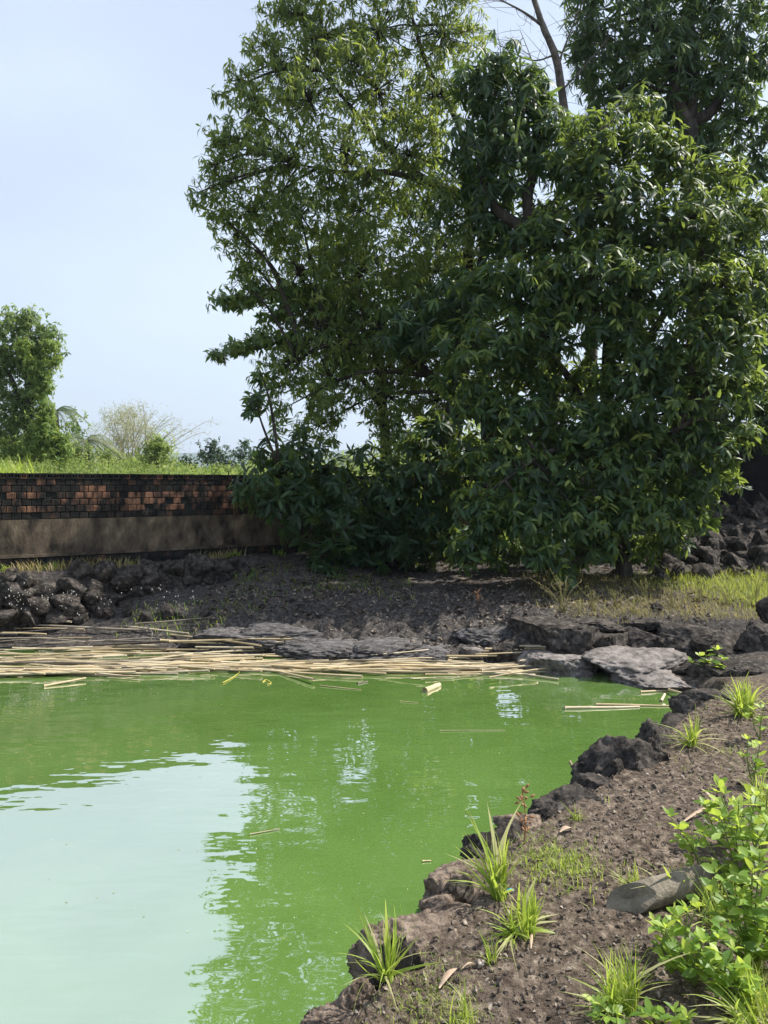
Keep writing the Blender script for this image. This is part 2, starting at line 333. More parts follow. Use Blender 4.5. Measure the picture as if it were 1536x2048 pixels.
def wall_piece(name, s, z, me, dep, rot=0, jit=.006):
    p, t = wall_at(s); nrm = np.array((t[1], -t[0])); q = p + nrm * dep
    o = obj(name, me, wall, world=True); o.location = (q[0], q[1], z); o.rotation_euler = ((rng.random() - .5) * .03, (rng.random() - .5) * .03, math.atan2(t[1], t[0]) + rot + (rng.random() - .5) * .03); return o
S0 = float(np.interp(-5.6, WALL[:, 0], WS)); k = 0
for c in range(6):
    z = 1.53 + .0465 + c * .0925
    for i in range(46):
        s = S0 + (i + .5 * (c % 2)) * .1235
        cl = fbm(np.array([s * .9]), np.array([c * .5]), 41, 2)[0] + .17 * (c in (1, 2, 3)) - .16 * (c in (0, 5)) - .03 * max(0, s - S0 - 1.5)
        if k >= 298 or rng.random() < .05: continue
        v = bk_mesh[rng.integers(6)]; orange = cl + .12 * (rng.random() - .5) > .03
        wall_piece('brick', s, z, v[0] if orange else v[1], -.013 + .006 * rng.random() + (.003 if orange else 0)); k += 1
# coping course of hollow bricks, their two holes facing out
def hollow():
    V, Q = box(.078, .22, .078, .005); parts = [(V, Q)]
    return join(parts)
hb_o = []
def hollow_mesh(mat):
    # front face frame with two recessed holes
    xs = [-.038, -.027, -.005, .005, .027, .038]; zs = [-.038, -.02, .02, .038]; V = []; Q = []
    for y in (-.11, -.03):
        for z in zs:
            for x in xs: V.append((x, y, z))
    g = lambda y, r, c: y * 24 + r * 6 + c
    for r in range(3):
        for c in range(5):
            hole = r == 1 and c in (1, 3)
            if not hole: Q.append((g(0, r, c), g(0, r, c + 1), g(0, r + 1, c + 1), g(0, r + 1, c)))
            else:
                a, b, d, e = (r, c), (r, c + 1), (r + 1, c + 1), (r + 1, c)
                for p, q in ((a, b), (b, d), (d, e), (e, a)): Q.append((g(0, *p), g(0, *q), g(1, *q), g(1, *p)))
                Q.append((g(1, *a), g(1, *b), g(1, *d), g(1, *e)))
    n0 = len(V); h = .038
    for y in (-.11, .11):
        for z in (-h, h):
            for x in (-h, h): V.append((x, y, z))
    Q += [(n0, n0 + 4, n0 + 5, n0 + 1), (n0 + 2, n0 + 3, n0 + 7, n0 + 6), (n0, n0 + 2, n0 + 6, n0 + 4), (n0 + 1, n0 + 5, n0 + 7, n0 + 3), (n0 + 4, n0 + 6, n0 + 7, n0 + 5)]
    return mesh('hollow_brick', V, Q, mat, False)
hb = [hollow_mesh(m_bk_d), hollow_mesh(m_bk_d), hollow_mesh(m_bk_o), hollow_mesh(m_core)]
for i in range(90):
    wall_piece('hollow_brick', S0 - .3 + i * .081, 2.124, hb[rng.choice(4, p=[.35, .15, .2, .3])], -.085)
wall_strip('coping_run', S0 - .3 + 90 * .081, SEND, 2.087, 2.162, .02, -.2, m_core, step=.15, rough=.01)
V, Q = box(.19, .05, .085, .006, .008); pl_mesh = [mesh('plinth_brick', V, qtri(Q), m_bk_d, False), mesh('plinth_brick', V, qtri(Q), m_core, False)]
for c in range(2):
    for i in range(30): wall_piece('plinth_brick', S0 + (i + .5 * c) * .2, .97 - c * .095, pl_mesh[rng.integers(2)], .035)

# taller wall closing the yard on the right, shade painted into its colour
m_dark = M('shade_dark_masonry', [(.3, (.006, .007, .008)), (.6, (.018, .018, .018)), (.85, (.045, .04, .036))], scale=6, detail=8, rough=.95, bump=.8, bscale=25, pos=True)
dw = empty('side_wall', (6.9, 15.6, 1.2), 'tall masonry wall coloured dark for the shade behind the trees at the right', 'wall')
def run_wall(name, a, b, z0, z1, th, mat, parent, skew=0):
    a = np.array(a, float); b = np.array(b, float); t = (b - a) / np.hypot(*(b - a)); nr = np.array((t[1], -t[0])); n = 24; V = []; Q = []
    for i in range(n):
        u = i / (n - 1); p = a + (b - a) * u; zt = z1 + skew * u + .025 * mnoise.noise((u * 9, 3, z1))
        for d, z in ((th / 2, z0), (th / 2, (z0 + zt) / 2), (th / 2, zt), (-th / 2, zt), (-th / 2, z0)): q = p + nr * (d + .012 * mnoise.noise((u * 14, z * 4, d))); V.append((*q, z))
    for i in range(n - 1):
        for j in range(5): Q.append((i * 5 + j, i * 5 + (j + 1) % 5, i * 5 + 5 + (j + 1) % 5, i * 5 + 5 + j))
    Q += [(0, 1, 2, 2), (0, 2, 3, 4), ((n - 1) * 5 + 2, (n - 1) * 5 + 1, (n - 1) * 5, (n - 1) * 5), ((n - 1) * 5 + 4, (n - 1) * 5 + 3, (n - 1) * 5 + 2, (n - 1) * 5)]
    return obj(name, mesh(name, V, qtri(np.array(Q)), mat, False), parent, world=True)
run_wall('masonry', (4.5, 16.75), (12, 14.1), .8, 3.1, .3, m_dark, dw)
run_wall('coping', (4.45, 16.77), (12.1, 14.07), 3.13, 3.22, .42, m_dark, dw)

# ------------------------------------------------------------------ rocks
def ico(sub):
    import bmesh
    b = bmesh.new(); bmesh.ops.create_icosphere(b, subdivisions=sub, radius=1); V = np.array([v.co[:] for v in b.verts]); T = np.array([[v.index for v in f.verts] for f in b.faces]); b.free(); return V, T
ICO = {k: ico(k) for k in (1, 2, 3, 4, 5, 6)}
def rock_mesh(size, seed, sub=4, mat=None, cuts=9, rough=.16, fine=.05, flat=None, name='rock'):
    V, T = ICO[sub]; V = V.copy(); rg = np.random.default_rng(seed)
    for i in range(cuts):                                           # broken planes
        d = rg.normal(size=3); d /= np.linalg.norm(d); h = .42 + .4 * rg.random(); s = V @ d; V = V - np.outer(np.maximum(0, s - h), d) * .92
    if flat: V[:, 2] = np.where(V[:, 2] > flat, flat + (V[:, 2] - flat) * .15, V[:, 2])
    out = np.empty(len(V)); o = seed * 3.17
    for i, v in enumerate(V):
        q = Vector(v); n1 = mnoise.noise(q * 1.3 + Vector((o, 0, 0))); n2 = 1 - abs(mnoise.noise(q * 2.7 + Vector((0, o, 0)))) * 2; n3 = 1 - 2 * abs(mnoise.noise(q * 5.5 + Vector((0, 0, o)))) ** .7; n4 = mnoise.noise(q * 11 + Vector((o, o, 0))) + .7 * mnoise.noise(q * 23 + Vector((o, 0, o))) - .8 * max(0, mnoise.noise(q * 17 + Vector((0, o, o))) - .15)
        out[i] = 1 + rough * .8 * n1 + rough * .3 * (n2 - .5) - fine * 1.2 * max(0, n3 - .35) + fine * .85 * n4
    V = V / np.percentile(np.abs(V), 96, axis=0) * out[:, None] * np.array(size); return mesh(name, V, T, mat)
m_lava = M('dark_lava_rock', [(.32, (.008, .007, .0065)), (.44, (.032, .028, .025)), (.56, (.08, .069, .061)), (.75, (.21, .185, .16))], scale=13, detail=9, rough=.92, bump=1.0, bscale=22, bdist=.03, spec=.2, nrough=.68)
m_brown = M('brown_lava_rock', [(.3, (.035, .026, .02)), (.43, (.13, .098, .077)), (.55, (.25, .196, .156)), (.75, (.42, .34, .275))], scale=13, detail=9, rough=.92, bump=1.0, bscale=24, bdist=.03, spec=.2, nrough=.68)
m_grey = M('bleached_lava_rock', [(.28, (.03, .027, .026)), (.42, (.12, .107, .10)), (.57, (.23, .207, .195)), (.78, (.36, .33, .31))], scale=10, detail=9, rough=.9, bump=.9, bscale=26, bdist=.025, spec=.25, nrough=.68)
m_lgrey = M('streaked_lava_rock', [(.28, (.022, .02, .02)), (.43, (.075, .07, .068)), (.57, (.16, .15, .147)), (.75, (.28, .265, .26))], scale=9, detail=9, rough=.9, bump=1, bscale=24, bdist=.03, spec=.25, nrough=.68, stretch=(1, 3, .6))
def rock(px, py, w_, h_, Y, label, mat, seed, dep=None, sub=4, yaw=0, tilt=0, z=None, group=None, flat=None, cuts=9, name='lava_rock', fine=.09):
    """px,py: its middle in the photo, w_/h_: its width and height there, Y: how far off it stands"""
    p = P(px, py, Y); s = Y / F; size = (w_ * s / 2 * 1.1, (dep or w_ * s / 2 * .85), h_ * s / 2 * 1.25)
    o = obj(name, rock_mesh(size, seed, sub, mat, cuts, flat=flat, fine=fine)); o.location = p - np.array((0, 0, h_ * s * .12)); o.rotation_euler = (tilt, 0, yaw)
    return tag(o, label, 'rock', group or 'rocks of the pond edge')
B, D, Gm = m_brown, m_lava, m_grey
EDGE = [ # near bank, from the camera outwards
 (672, 2052, 130, 70, 2.86, 'reddish brown rock in the bottom edge of the picture', B, 1), (722, 2022, 90, 80, 2.95, 'small reddish brown peaked rock nearest the bottom left of the bank', B, 2),
 (785, 1985, 90, 150, 2.98, 'dark upright rock behind the tall grass tuft nearest the water', D, 3), (848, 1910, 190, 130, 3.15, 'large flat brown slab with a sunlit top at the water edge', B, 4),
 (845, 1858, 70, 50, 3.3, 'small pointed brown rock at the back of the large slab', B, 24), (915, 1850, 150, 60, 3.4, 'low dark brown rock just behind the large sunlit slab', B, 5),
 (942, 1775, 130, 75, 3.62, 'grey-brown blocky rock left of the tallest grass tuft', B, 6), (990, 1705, 80, 80, 3.9, 'black rounded rock at the water behind the tallest grass tuft', D, 7),
 (1062, 1660, 90, 50, 4.1, 'low rock at the foot of the reddish dry weed', B, 8), (1152, 1622, 110, 66, 4.35, 'rounded dark rock midway along the near pond edge', D, 9),
 (1205, 1596, 90, 66, 4.5, 'black pitted rock left of the peaked boulder', D, 10), (1262, 1552, 150, 96, 4.8, 'largest peaked boulder of the near pond edge', D, 11),
 (1318, 1518, 90, 90, 5.05, 'dark angular rock right behind the peaked boulder', D, 12), (1330, 1478, 80, 44, 5.4, 'low black rock below the narrow grass tuft', D, 13),
 (1372, 1448, 60, 40, 5.75, 'small black rock at the water left of the narrow grass tuft', D, 14), (1425, 1418, 90, 46, 6.1, 'black rock in front of the bright grass clump at the pond corner', D, 15)]
for i, (px, py, ww, hh, Y, lb, mt, sd_) in enumerate(EDGE): rock(px - 6, py - 4, ww * 1.22, hh * 1.3, 1.74 * F / (py - HZ), lb, mt, sd_ + 100, sub=6 if i < 4 else 5, cuts=13, yaw=.4 * math.sin(i * 2.1), tilt=.1 * math.sin(i * 3.3), fine=.085)
JAG = [(762, 2035, 60, 50, 'small jagged brown rock in front of the upright dark rock'), (812, 1925, 50, 60, 'jagged dark rock at the left foot of the large slab'), (885, 1815, 60, 40, 'small jagged rock under the low splayed tuft'), (905, 1795, 60, 50, 'dark jagged rock left of the grey-brown blocky rock'), (962, 1735, 60, 50, 'jagged dark rock between the blocky and the black rounded rock'),
 (1022, 1680, 50, 44, 'small jagged rock right of the black rounded rock'), (1100, 1640, 64, 40, 'small dark rock left of the rounded dark rock'), (1180, 1600, 60, 44, 'jagged rock between the rounded and the pitted rock'), (1232, 1560, 50, 60, 'sharp black rock at the left foot of the peaked boulder'), (1290, 1528, 50, 50, 'small black rock wedged behind the peaked boulder'), (1345, 1462, 46, 34, 'small jagged black rock before the pond corner'), (1398, 1432, 50, 34, 'low jagged rock between the two grass tufts of the corner')]
for i, (px, py, ww, hh, lb) in enumerate(JAG): rock(px - 4, py - 4, ww * 1.25, hh * 1.3, 1.72 * F / (py - HZ), lb, B if i in (0, 2) else D, 700 + i, sub=5, cuts=16, yaw=i * 1.3, tilt=.25 * math.sin(i * 2.3), fine=.1)
FAR = [
 (1105, 1316, 140, 56, 8.35, 'pale flat-topped grey rock standing in the water at the far shore', Gm, 31, .25), (1268, 1322, 170, 54, 8.2, 'broad rounded grey rock between the flat-topped rock and the corner', Gm, 32, None),
 (1325, 1356, 160, 46, 7.8, 'low smooth grey rock lapped by the water at the corner', Gm, 33, None), (1105, 1270, 160, 84, 8.85, 'largest black block of the far ledge', D, 34, .4),
 (1035, 1290, 100, 60, 8.8, 'dark lava block left of the largest ledge block', D, 35, None), (1205, 1282, 130, 86, 8.75, 'black block with an overhang above the broad rounded rock', D, 36, .3),
 (1285, 1278, 110, 66, 8.8, 'dark angular ledge block behind the broad rounded rock', D, 37, None), (1365, 1280, 130, 64, 8.75, 'dark ledge block below the dry grass strip', D, 38, None),
 (1450, 1290, 110, 60, 8.4, 'dark ledge block near the right edge above the bright clump', D, 39, None), (1515, 1275, 90, 70, 8.3, 'rightmost dark block of the far ledge', D, 40, None),
 (1180, 1245, 110, 30, 9.1, 'low flat rock on top of the far ledge', D, 41, None), (1310, 1246, 90, 26, 9.05, 'low crusted rock on the ledge beside the dry grass', D, 42, None),
 (1536, 1214, 46, 60, 8.6, 'upright black stone cut by the right edge of the picture', D, 43, None), (1318, 1217, 28, 22, 9.6, 'small black stone lying in the dry grass', D, 44, None),
 (946, 1304, 40, 20, 8.7, 'small pale stone beside the far stalk raft', Gm, 45, None), (1440, 1345, 110, 50, 7.6, 'rough dark rock at the pond corner under the creeping weed', D, 46, None),
 (1505, 1345, 90, 56, 7.4, 'rough dark rock behind the bright grass clump', D, 47, None), (1385, 1335, 60, 30, 7.9, 'small rock tucked behind the low smooth rock', D, 48, None)]
FAR = [(a, b, c * 1.05, d * (.85 if m_ is D else .9), *r) for a, b, c, d, *r in FAR for m_ in (r[2],)]
for i, (px, py, ww, hh, Y, lb, mt, sd_, fl) in enumerate(FAR): rock(px, py, ww, hh, Y, lb, mt, sd_ + 200, flat=fl, sub=5, yaw=.5 * math.sin(i * 1.7), tilt=.08 * math.sin(i), group='rocks of the far shore')
MID = [(470, 1272, 150, 50, 9.5, 'leftmost hump of the grey lava shelf beside the stalk pile'), (570, 1262, 170, 56, 9.6, 'broad grey hump on the lava shelf'), (655, 1292, 150, 50, 9.2, 'grey lava hump at the water, left of the pale streaked one'),
 (745, 1292, 170, 60, 9.1, 'pale streaked lava hump in the middle of the far shore'), (845, 1300, 120, 44, 9.0, 'small grey lava hump right of the pale streaked one'), (905, 1272, 130, 50, 9.5, 'dark lava hump right of the middle shelf'),
 (690, 1246, 140, 36, 10.0, 'low lava hump at the back of the shelf by the leaf litter'), (980, 1262, 110, 60, 9.3, 'dark cracked lava hump left of the big ledge blocks')]
for i, (px, py, ww, hh, Y, lb) in enumerate(MID): rock(px, py + 4, ww * 1.25, hh * .62, Y, lb, m_lgrey, 300 + i, sub=5, yaw=.6 * math.sin(i * 2.9), group='lava humps of the far shore', name='lava_hump', cuts=5, fine=.12)
# dry-stone retaining wall on the left, every stone a part
rw = empty('retaining_wall', (-3.8, 10.2, .3), 'low dry-stone retaining wall of black lava stones below the brick wall', 'wall')
st_mesh = [rock_mesh((.2, .16, .145), 400 + i, 4, D, 12, .12, .07, name='stone') for i in range(8)]
k = 0
for r_ in range(4):
    s = float(np.interp(-6.2, WALL[:, 0], WS))
    while s < float(np.interp(-1.9 - .15 * r_, WALL[:, 0], WS)):
        sc = .75 + .6 * rng.random(); p, t = wall_at(s); nr = np.array((t[1], -t[0])); q = p + nr * (.66 - .06 * r_ + .1 * (rng.random() - .5))
        zb = .30 + r_ * .165 + .05 * (rng.random() - .5)
        if rng.random() < .97:
            o = obj('stone', st_mesh[rng.integers(8)], rw, world=True); o.location = (q[0], q[1], zb); o.scale = (sc, 1, .75 + .45 * rng.random()); o.rotation_euler = (rng.normal() * .25, rng.normal() * .25, rng.random() * 6.28); k += 1
        s += .25 * sc + .03
for i in range(14):                                                  # tumbled foot stones
    g = ground_at(rng.uniform(0, 420), rng.uniform(1222, 1250)); o = obj('stone', st_mesh[rng.integers(8)], rw, world=True); o.location = g + np.array((0, 0, .03)); s_ = .3 + .4 * rng.random(); o.scale = (s_ * 1.2, s_, s_); o.rotation_euler = rng.random(3) * 6
# rubble heap below the side wall
rb = empty('rubble_heap', (5.6, 13.2, .8), 'shaded heap of dark broken stones in front of the side wall', 'rubble')
for i in range(190):
    x = rng.uniform(3.9, 7.6); y = rng.uniform(11.6, 15.0); z = float(H(np.array([x]), np.array([y]))[0]); s_ = .4 + .9 * rng.random() ** 1.6
    o = obj('stone', st_mesh[rng.integers(8)], rb, world=True); o.location = (x, y, z + .03); o.scale = (s_ * 1.1, s_, s_ * .8); o.rotation_euler = rng.random(3) * 6
# ------------------------------------------------------------------ foliage machinery
def leaf8(L=1., W=.3, droop=.25, fold=.10, wide=.45):
    """pointed leaf along +Y, folded on the midrib, tip bending down: 8 triangles"""
    y1, y2 = .3 * L, .68 * L; z = lambda y: -droop * L * (y / L) ** 2
    V = [(0, 0, 0), (-W * .42, y1, z(y1) + fold * L * .5), (0, y1, z(y1)), (W * .42, y1, z(y1) + fold * L * .5), (-W * wide, y2, z(y2) + fold * L * .4), (0, y2, z(y2)), (W * wide, y2, z(y2) + fold * L * .4), (0, L, z(L))]
    T = [(0, 2, 1), (0, 3, 2), (1, 2, 5), (1, 5, 4), (2, 3, 6), (2, 6, 5), (4, 5, 7), (5, 6, 7)]
    return np.array(V), np.array(T)
def leaf4(L=1., W=.32, droop=.25, fold=.12):
    V = [(0, 0, 0), (-W / 2, .48 * L, fold * L * .4 - droop * L * .25), (0, .48 * L, -droop * L * .25), (W / 2, .48 * L, fold * L * .4 - droop * L * .25), (0, L, -droop * L)]
    return np.array(V), np.array([(0, 2, 1), (0, 3, 2), (1, 2, 4), (2, 3, 4)])
def unit(v): return v / (np.linalg.norm(v, axis=-1, keepdims=True) + 1e-9)
def frames(d, up):
    """rotation matrices whose columns are x, y(=d), z(near up)"""
    x = unit(np.cross(d, up)); z = np.cross(x, d); return np.stack((x, d, z), -1)
def scatter(tpl, pos, rot, sc, tone):
    V, T = tpl; n = len(pos); k = len(V)
    VV = np.einsum('nij,kj->nki', rot, V) * sc[:, None, None] + pos[:, None]
    TT = T[None] + (np.arange(n) * k)[:, None, None]
    return VV.reshape(-1, 3), TT.reshape(-1, 3), np.repeat(tone, k)
def whorls(lobes, dens, nleaf, rg, shell=.55, theta=(45, 115), droop=.45, up=.4):
    """leaf positions and frames: rosettes at twig tips spread through lobes (cx,cy,cz,rx,ry,rz[,density])"""
    PO = []; DI = []; UP = []; TIP = []; WT = []
    for lb in lobes:
        c = np.array(lb[:3]); r = np.array(lb[3:6]); k = lb[6] if len(lb) > 6 else 1
        n = max(3, int(dens * k * (r[0] * r[2]) + .5))
        d = unit(rg.normal(size=(n, 3))); f = np.array([mnoise.noise(Vector(v * 1.9 + c)) for v in d]); rad = (shell + (1 - shell) * rg.random(n) ** .6) * (.86 + .55 * f)
        tip = c + d * r * rad[:, None]; ax = unit(d * .8 + np.array((0, 0, up)) + rg.normal(size=(n, 3)) * .35)
        wt = rg.normal(size=n) * .6 + .9 * (d[:, 2] > .2) * (rad > .8) * (rg.random(n) < .45)  # upper outer whorls toned lighter, putting sunlit leaf tips into the colour
        for _ in range(nleaf):
            WT.append(wt); h = unit(np.cross(ax, rg.normal(size=(n, 3)))); th = np.radians(rg.uniform(*theta, n))[:, None]
            v = ax * np.cos(th) + h * np.sin(th); v[:, 2] -= droop * rg.uniform(.4, 1.4, n); v = unit(v)
            PO.append(tip - ax * rg.uniform(0, .09, n)[:, None]); DI.append(v); UP.append(unit(ax + np.array((0, 0, .3)) + rg.normal(size=(n, 3)) * .25))
        TIP.append((c, tip))
    return np.vstack(PO), np.vstack(DI), np.vstack(UP), TIP, np.concatenate(WT)
TREES = []
def tree(name, label, cat, base, trunk, limbs, lobes, dens, nleaf, leaf, bark, lmat, tone=(.5, .18), tpl=None, group=None, shell=.55, droop=.45, up=.4, pick=300, twig=.35, seed=1, theta=(45, 115), branch=True):
    rg = np.random.default_rng(seed); root = empty(name, base, label, cat, group)
    if trunk is not None:
        pts, rad = trunk; c = curve(pts, 8); rr = np.interp(np.linspace(0, 1, len(c)), np.linspace(0, 1, len(rad)), rad); V, Q = tube(c, rr, 12, .16, rg=rg)
        obj('trunk', mesh('trunk', V, qtri(Q), bark), root, world=True)
    else: c = np.array([base])
    skel = [c]
    for pts, rad in limbs:
        c2 = curve(pts, 8); rr = np.interp(np.linspace(0, 1, len(c2)), np.linspace(0, 1, len(rad)), rad); V, Q = tube(c2, rr, 9, .16, rg=rg)
        obj('limb', mesh('limb', V, qtri(Q), bark), root, world=True); skel.append(c2)
    sk = np.vstack(skel)
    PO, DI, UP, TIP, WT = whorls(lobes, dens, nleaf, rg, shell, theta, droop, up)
    tw = []
    for ce, tip in TIP:
        if branch:
            cand = sk[sk[:, 2] < ce[2] + .7] if (sk[:, 2] < ce[2] + .7).any() else sk
            s0 = cand[np.argmin(((cand - ce) ** 2).sum(1))]; dd = ce - s0; L = np.linalg.norm(dd)
            if L > .15:
                mid = s0 + dd * .5 + np.array((0, 0, .12 * L)) + rg.normal(size=3) * .05 * L; cc = curve([s0, mid, ce], 6); r0 = min(.05, .012 + .014 * L); V, Q = tube(cc, np.linspace(r0, .008, len(cc)), 6, .1, rg=rg)
                obj('branch', mesh('branch', V, qtri(Q), bark), root, world=True)
        for t in tip[rg.random(len(tip)) < twig]:
            m_ = ce * .5 + t * .5 + rg.normal(size=3) * .04; tw.append(tube([ce, m_, t], [.008, .006, .003], 3, cap=False))
    if tw:
        V, T = join(tw); tag(obj('twigs', mesh('twigs', V, T, bark), root, world=True), kind='stuff')
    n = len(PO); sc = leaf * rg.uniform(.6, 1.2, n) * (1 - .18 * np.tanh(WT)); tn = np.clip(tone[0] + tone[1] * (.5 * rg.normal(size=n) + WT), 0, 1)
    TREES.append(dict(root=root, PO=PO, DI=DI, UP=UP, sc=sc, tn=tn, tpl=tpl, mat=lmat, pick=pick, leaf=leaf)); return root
def finish_trees():
    """the leaves that show largest become parts of their own, the rest one foliage part for each tree"""
    cell = 14; zb = {}
    allp = [(ti, t['PO'] + t['DI'] * t['sc'][:, None] * .5) for ti, t in enumerate(TREES)]
    keys = []
    for ti, c in allp:
        u = ((c[:, 0] / c[:, 1] * F + 768) // cell).astype(int); v = ((HZ - (c[:, 2] - CAMZ) / c[:, 1] * F) // cell).astype(int); k = u * 100000 + v
        inn = (u >= 0) & (u < 1536 // cell) & (v >= 0) & (v < 2048 // cell); keys.append((k, inn))
        for kk, y in zip(k[inn], c[inn, 1]):
            if y < zb.get(kk, 1e9): zb[kk] = y
    for ti, c in allp:
        t = TREES[ti]; k, inn = keys[ti]; vis = np.zeros(len(c), bool); idx = np.where(inn)[0]
        vis[idx] = [c[i, 1] < zb[kk] + .12 for i, kk in zip(idx, k[idx])]
        rot = frames(t['DI'], t['UP']); face = np.abs(rot[:, 1, 2]) * .7 + .3; score = np.where(vis, t['sc'] / c[:, 1] * face, -1)
        pk = np.argsort(-score)[:t['pick']]; pk = pk[score[pk] > 0]; rest = np.ones(len(c), bool); rest[pk] = False
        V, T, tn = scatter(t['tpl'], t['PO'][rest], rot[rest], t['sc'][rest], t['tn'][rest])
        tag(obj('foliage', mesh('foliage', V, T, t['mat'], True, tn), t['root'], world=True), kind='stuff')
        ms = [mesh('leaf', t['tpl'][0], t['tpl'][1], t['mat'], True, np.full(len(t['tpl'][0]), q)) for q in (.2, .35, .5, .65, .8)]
        off = np.array(t['root'].location)
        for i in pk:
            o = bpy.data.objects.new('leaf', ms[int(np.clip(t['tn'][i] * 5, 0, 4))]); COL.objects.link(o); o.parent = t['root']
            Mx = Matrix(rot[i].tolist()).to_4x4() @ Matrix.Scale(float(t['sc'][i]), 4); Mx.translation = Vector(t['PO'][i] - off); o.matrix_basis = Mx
def LB(Y, lst, dr=.9, flat=1):
    """lobes seen at (px,py) with a radius in photo pixels, standing Y away; optional own depth, density and flatness"""
    out = []
    for l in lst:
        px, py, r = l[:3]; y = Y + (l[3] if len(l) > 3 else 0); k = l[4] if len(l) > 4 else 1; fl = l[5] if len(l) > 5 else flat
        s = y / F; out.append((*P(px, py, y), r * s, r * s * dr, r * s * fl, k))
    return out
m_bark = M('grey_bark', [(.3, (.016, .013, .011)), (.55, (.06, .051, .044)), (.8, (.16, .138, .12))], scale=9, detail=8, rough=.95, bump=.9, bscale=18, stretch=(1, 1, .35), pos=True)
GREEN = [(0, (.011, .034, .018)), (.35, (.025, .068, .03)), (.6, (.07, .14, .042)), (1, (.3, .36, .085))]
lf_a = leafmat('fine_mango_leaf', [(0, (.034, .07, .026)), (.4, (.078, .14, .042)), (.7, (.155, .22, .058)), (1, (.30, .34, .09))], (.5, .6, .09), .52, .46)
lf_b = leafmat('broad_leaf', GREEN, (.42, .54, .08), .42, .5, .5)
lf_c = leafmat('long_mango_leaf', GREEN, (.32, .46, .07), .38, .46, .6)
T8a = leaf8(1, .33, .28); T8b = leaf8(1, .29, .25, .1); T8c = leaf8(1, .2, .35, .08); T4 = leaf4(1, .34, .3); T4a = leaf4(1, .25, .38)
# left mango: small leaves, airy crown overhanging the wall
A = LB(13.2, [(650, 70, 105, .2), (560, 140, 95, 0), (760, 60, 115, .5), (885, 70, 100, .6), (500, 215, 75, -.2), (440, 190, 32, -.2, .6), (620, 200, 110, -.3), (755, 180, 115, 0), (870, 190, 100, .4),
  (475, 300, 75, -.2), (430, 330, 45, -.4, .8), (410, 390, 48, -.4, .7), (395, 385, 30, -.5, .5), (560, 320, 105, -.4), (690, 300, 110, -.5), (820, 310, 105, 0), (505, 430, 75, 0), (600, 430, 95, -.4), (720, 420, 95, 0, .8), (500, 520, 62, .2, .8), (480, 560, 40, .1, .7),
  (600, 540, 95, .1), (720, 545, 105, .3, 1.3), (830, 470, 90, .5, .8), (860, 580, 100, .3, 1.3), (930, 510, 80, .6, .7), (640, -60, 90, .3), (760, -80, 110, .5), (890, -70, 110, .6), (700, -200, 120, .8), (840, -210, 130, 1), (960, -120, 110, 1.2), (940, 60, 60, .9, .5), (560, 20, 60, .3, .8),
  (650, 640, 90, .2), (760, 660, 100, .4, 1.3), (850, 690, 90, .5, 1.3), (580, 730, 75, .1), (540, 775, 50, -.1), (660, 760, 95, .2, 1.2), (770, 790, 95, .4, 1.2), (870, 800, 80, .9, .7), (690, 690, 90, .6, 1.2), (560, 820, 45, -.2, .8), (640, 850, 70, .1, 1), (800, 880, 75, .6, .9), (930, 620, 80, .8, 1.2), (920, 720, 80, .8, 1), (820, 560, 70, .7, 1), (660, 500, 80, .5), (560, 480, 60, .3), (780, 380, 60, .6, .8), (980, 320, 80, 1.2, 1), (700, 620, 80, .5, 1.1), (610, 680, 60, .3, 1.1), (740, 350, 60, -.7, .8), (880, 390, 65, -.6, .9), (945, 380, 70, -.4, 1), (945, 460, 60, -.4, 1), (450, 270, 55, -.3, .9), (455, 370, 60, -.3, .9), (470, 470, 55, -.1, .9), (530, 90, 60, .1, .9), (480, 160, 50, -.1, .9), (600, 30, 70, .2), (440, 430, 40, -.3, .8), (560, 400, 70, -.2, .9), (660, 380, 70, -.2, .9), (830, 240, 70, -.3, .9), (700, 120, 80, -.2, .9)])
tree('mango_tree', 'airy small-leaved mango tree leaning left over the brick wall against the sky', 'tree', (1.2, 13.9, .7),
     ([(1.2, 13.9, .6), (1.15, 13.85, 2.0), (1.3, 13.7, 3.6), (1.5, 13.5, 5.0)], [.24, .19, .17, .15]),
     [([(1.5, 13.5, 4.9), P(970, 430, 13.3), P(860, 370, 13.2), P(780, 345, 13.1), P(690, 345, 13.0), P(600, 330, 12.9)], [.085, .07, .06, .05, .035, .015]),
      ([P(860, 370, 13.2), P(760, 280, 13.2), P(640, 140, 13.2)], [.07, .05, .02]), ([(1.5, 13.5, 5.0), P(930, 300, 13.6), P(850, 120, 13.7), P(800, -60, 13.8)], [.07, .05, .035, .02]),
      ([(1.3, 13.7, 3.4), P(800, 700, 13.5), P(660, 690, 13.4), P(560, 740, 13.2)], [.08, .06, .04, .02])],
     A, 240, 7, .15, m_bark, lf_a, (.52, .28), T4a, 'trees at the pond', seed=11, shell=.35, droop=.85)
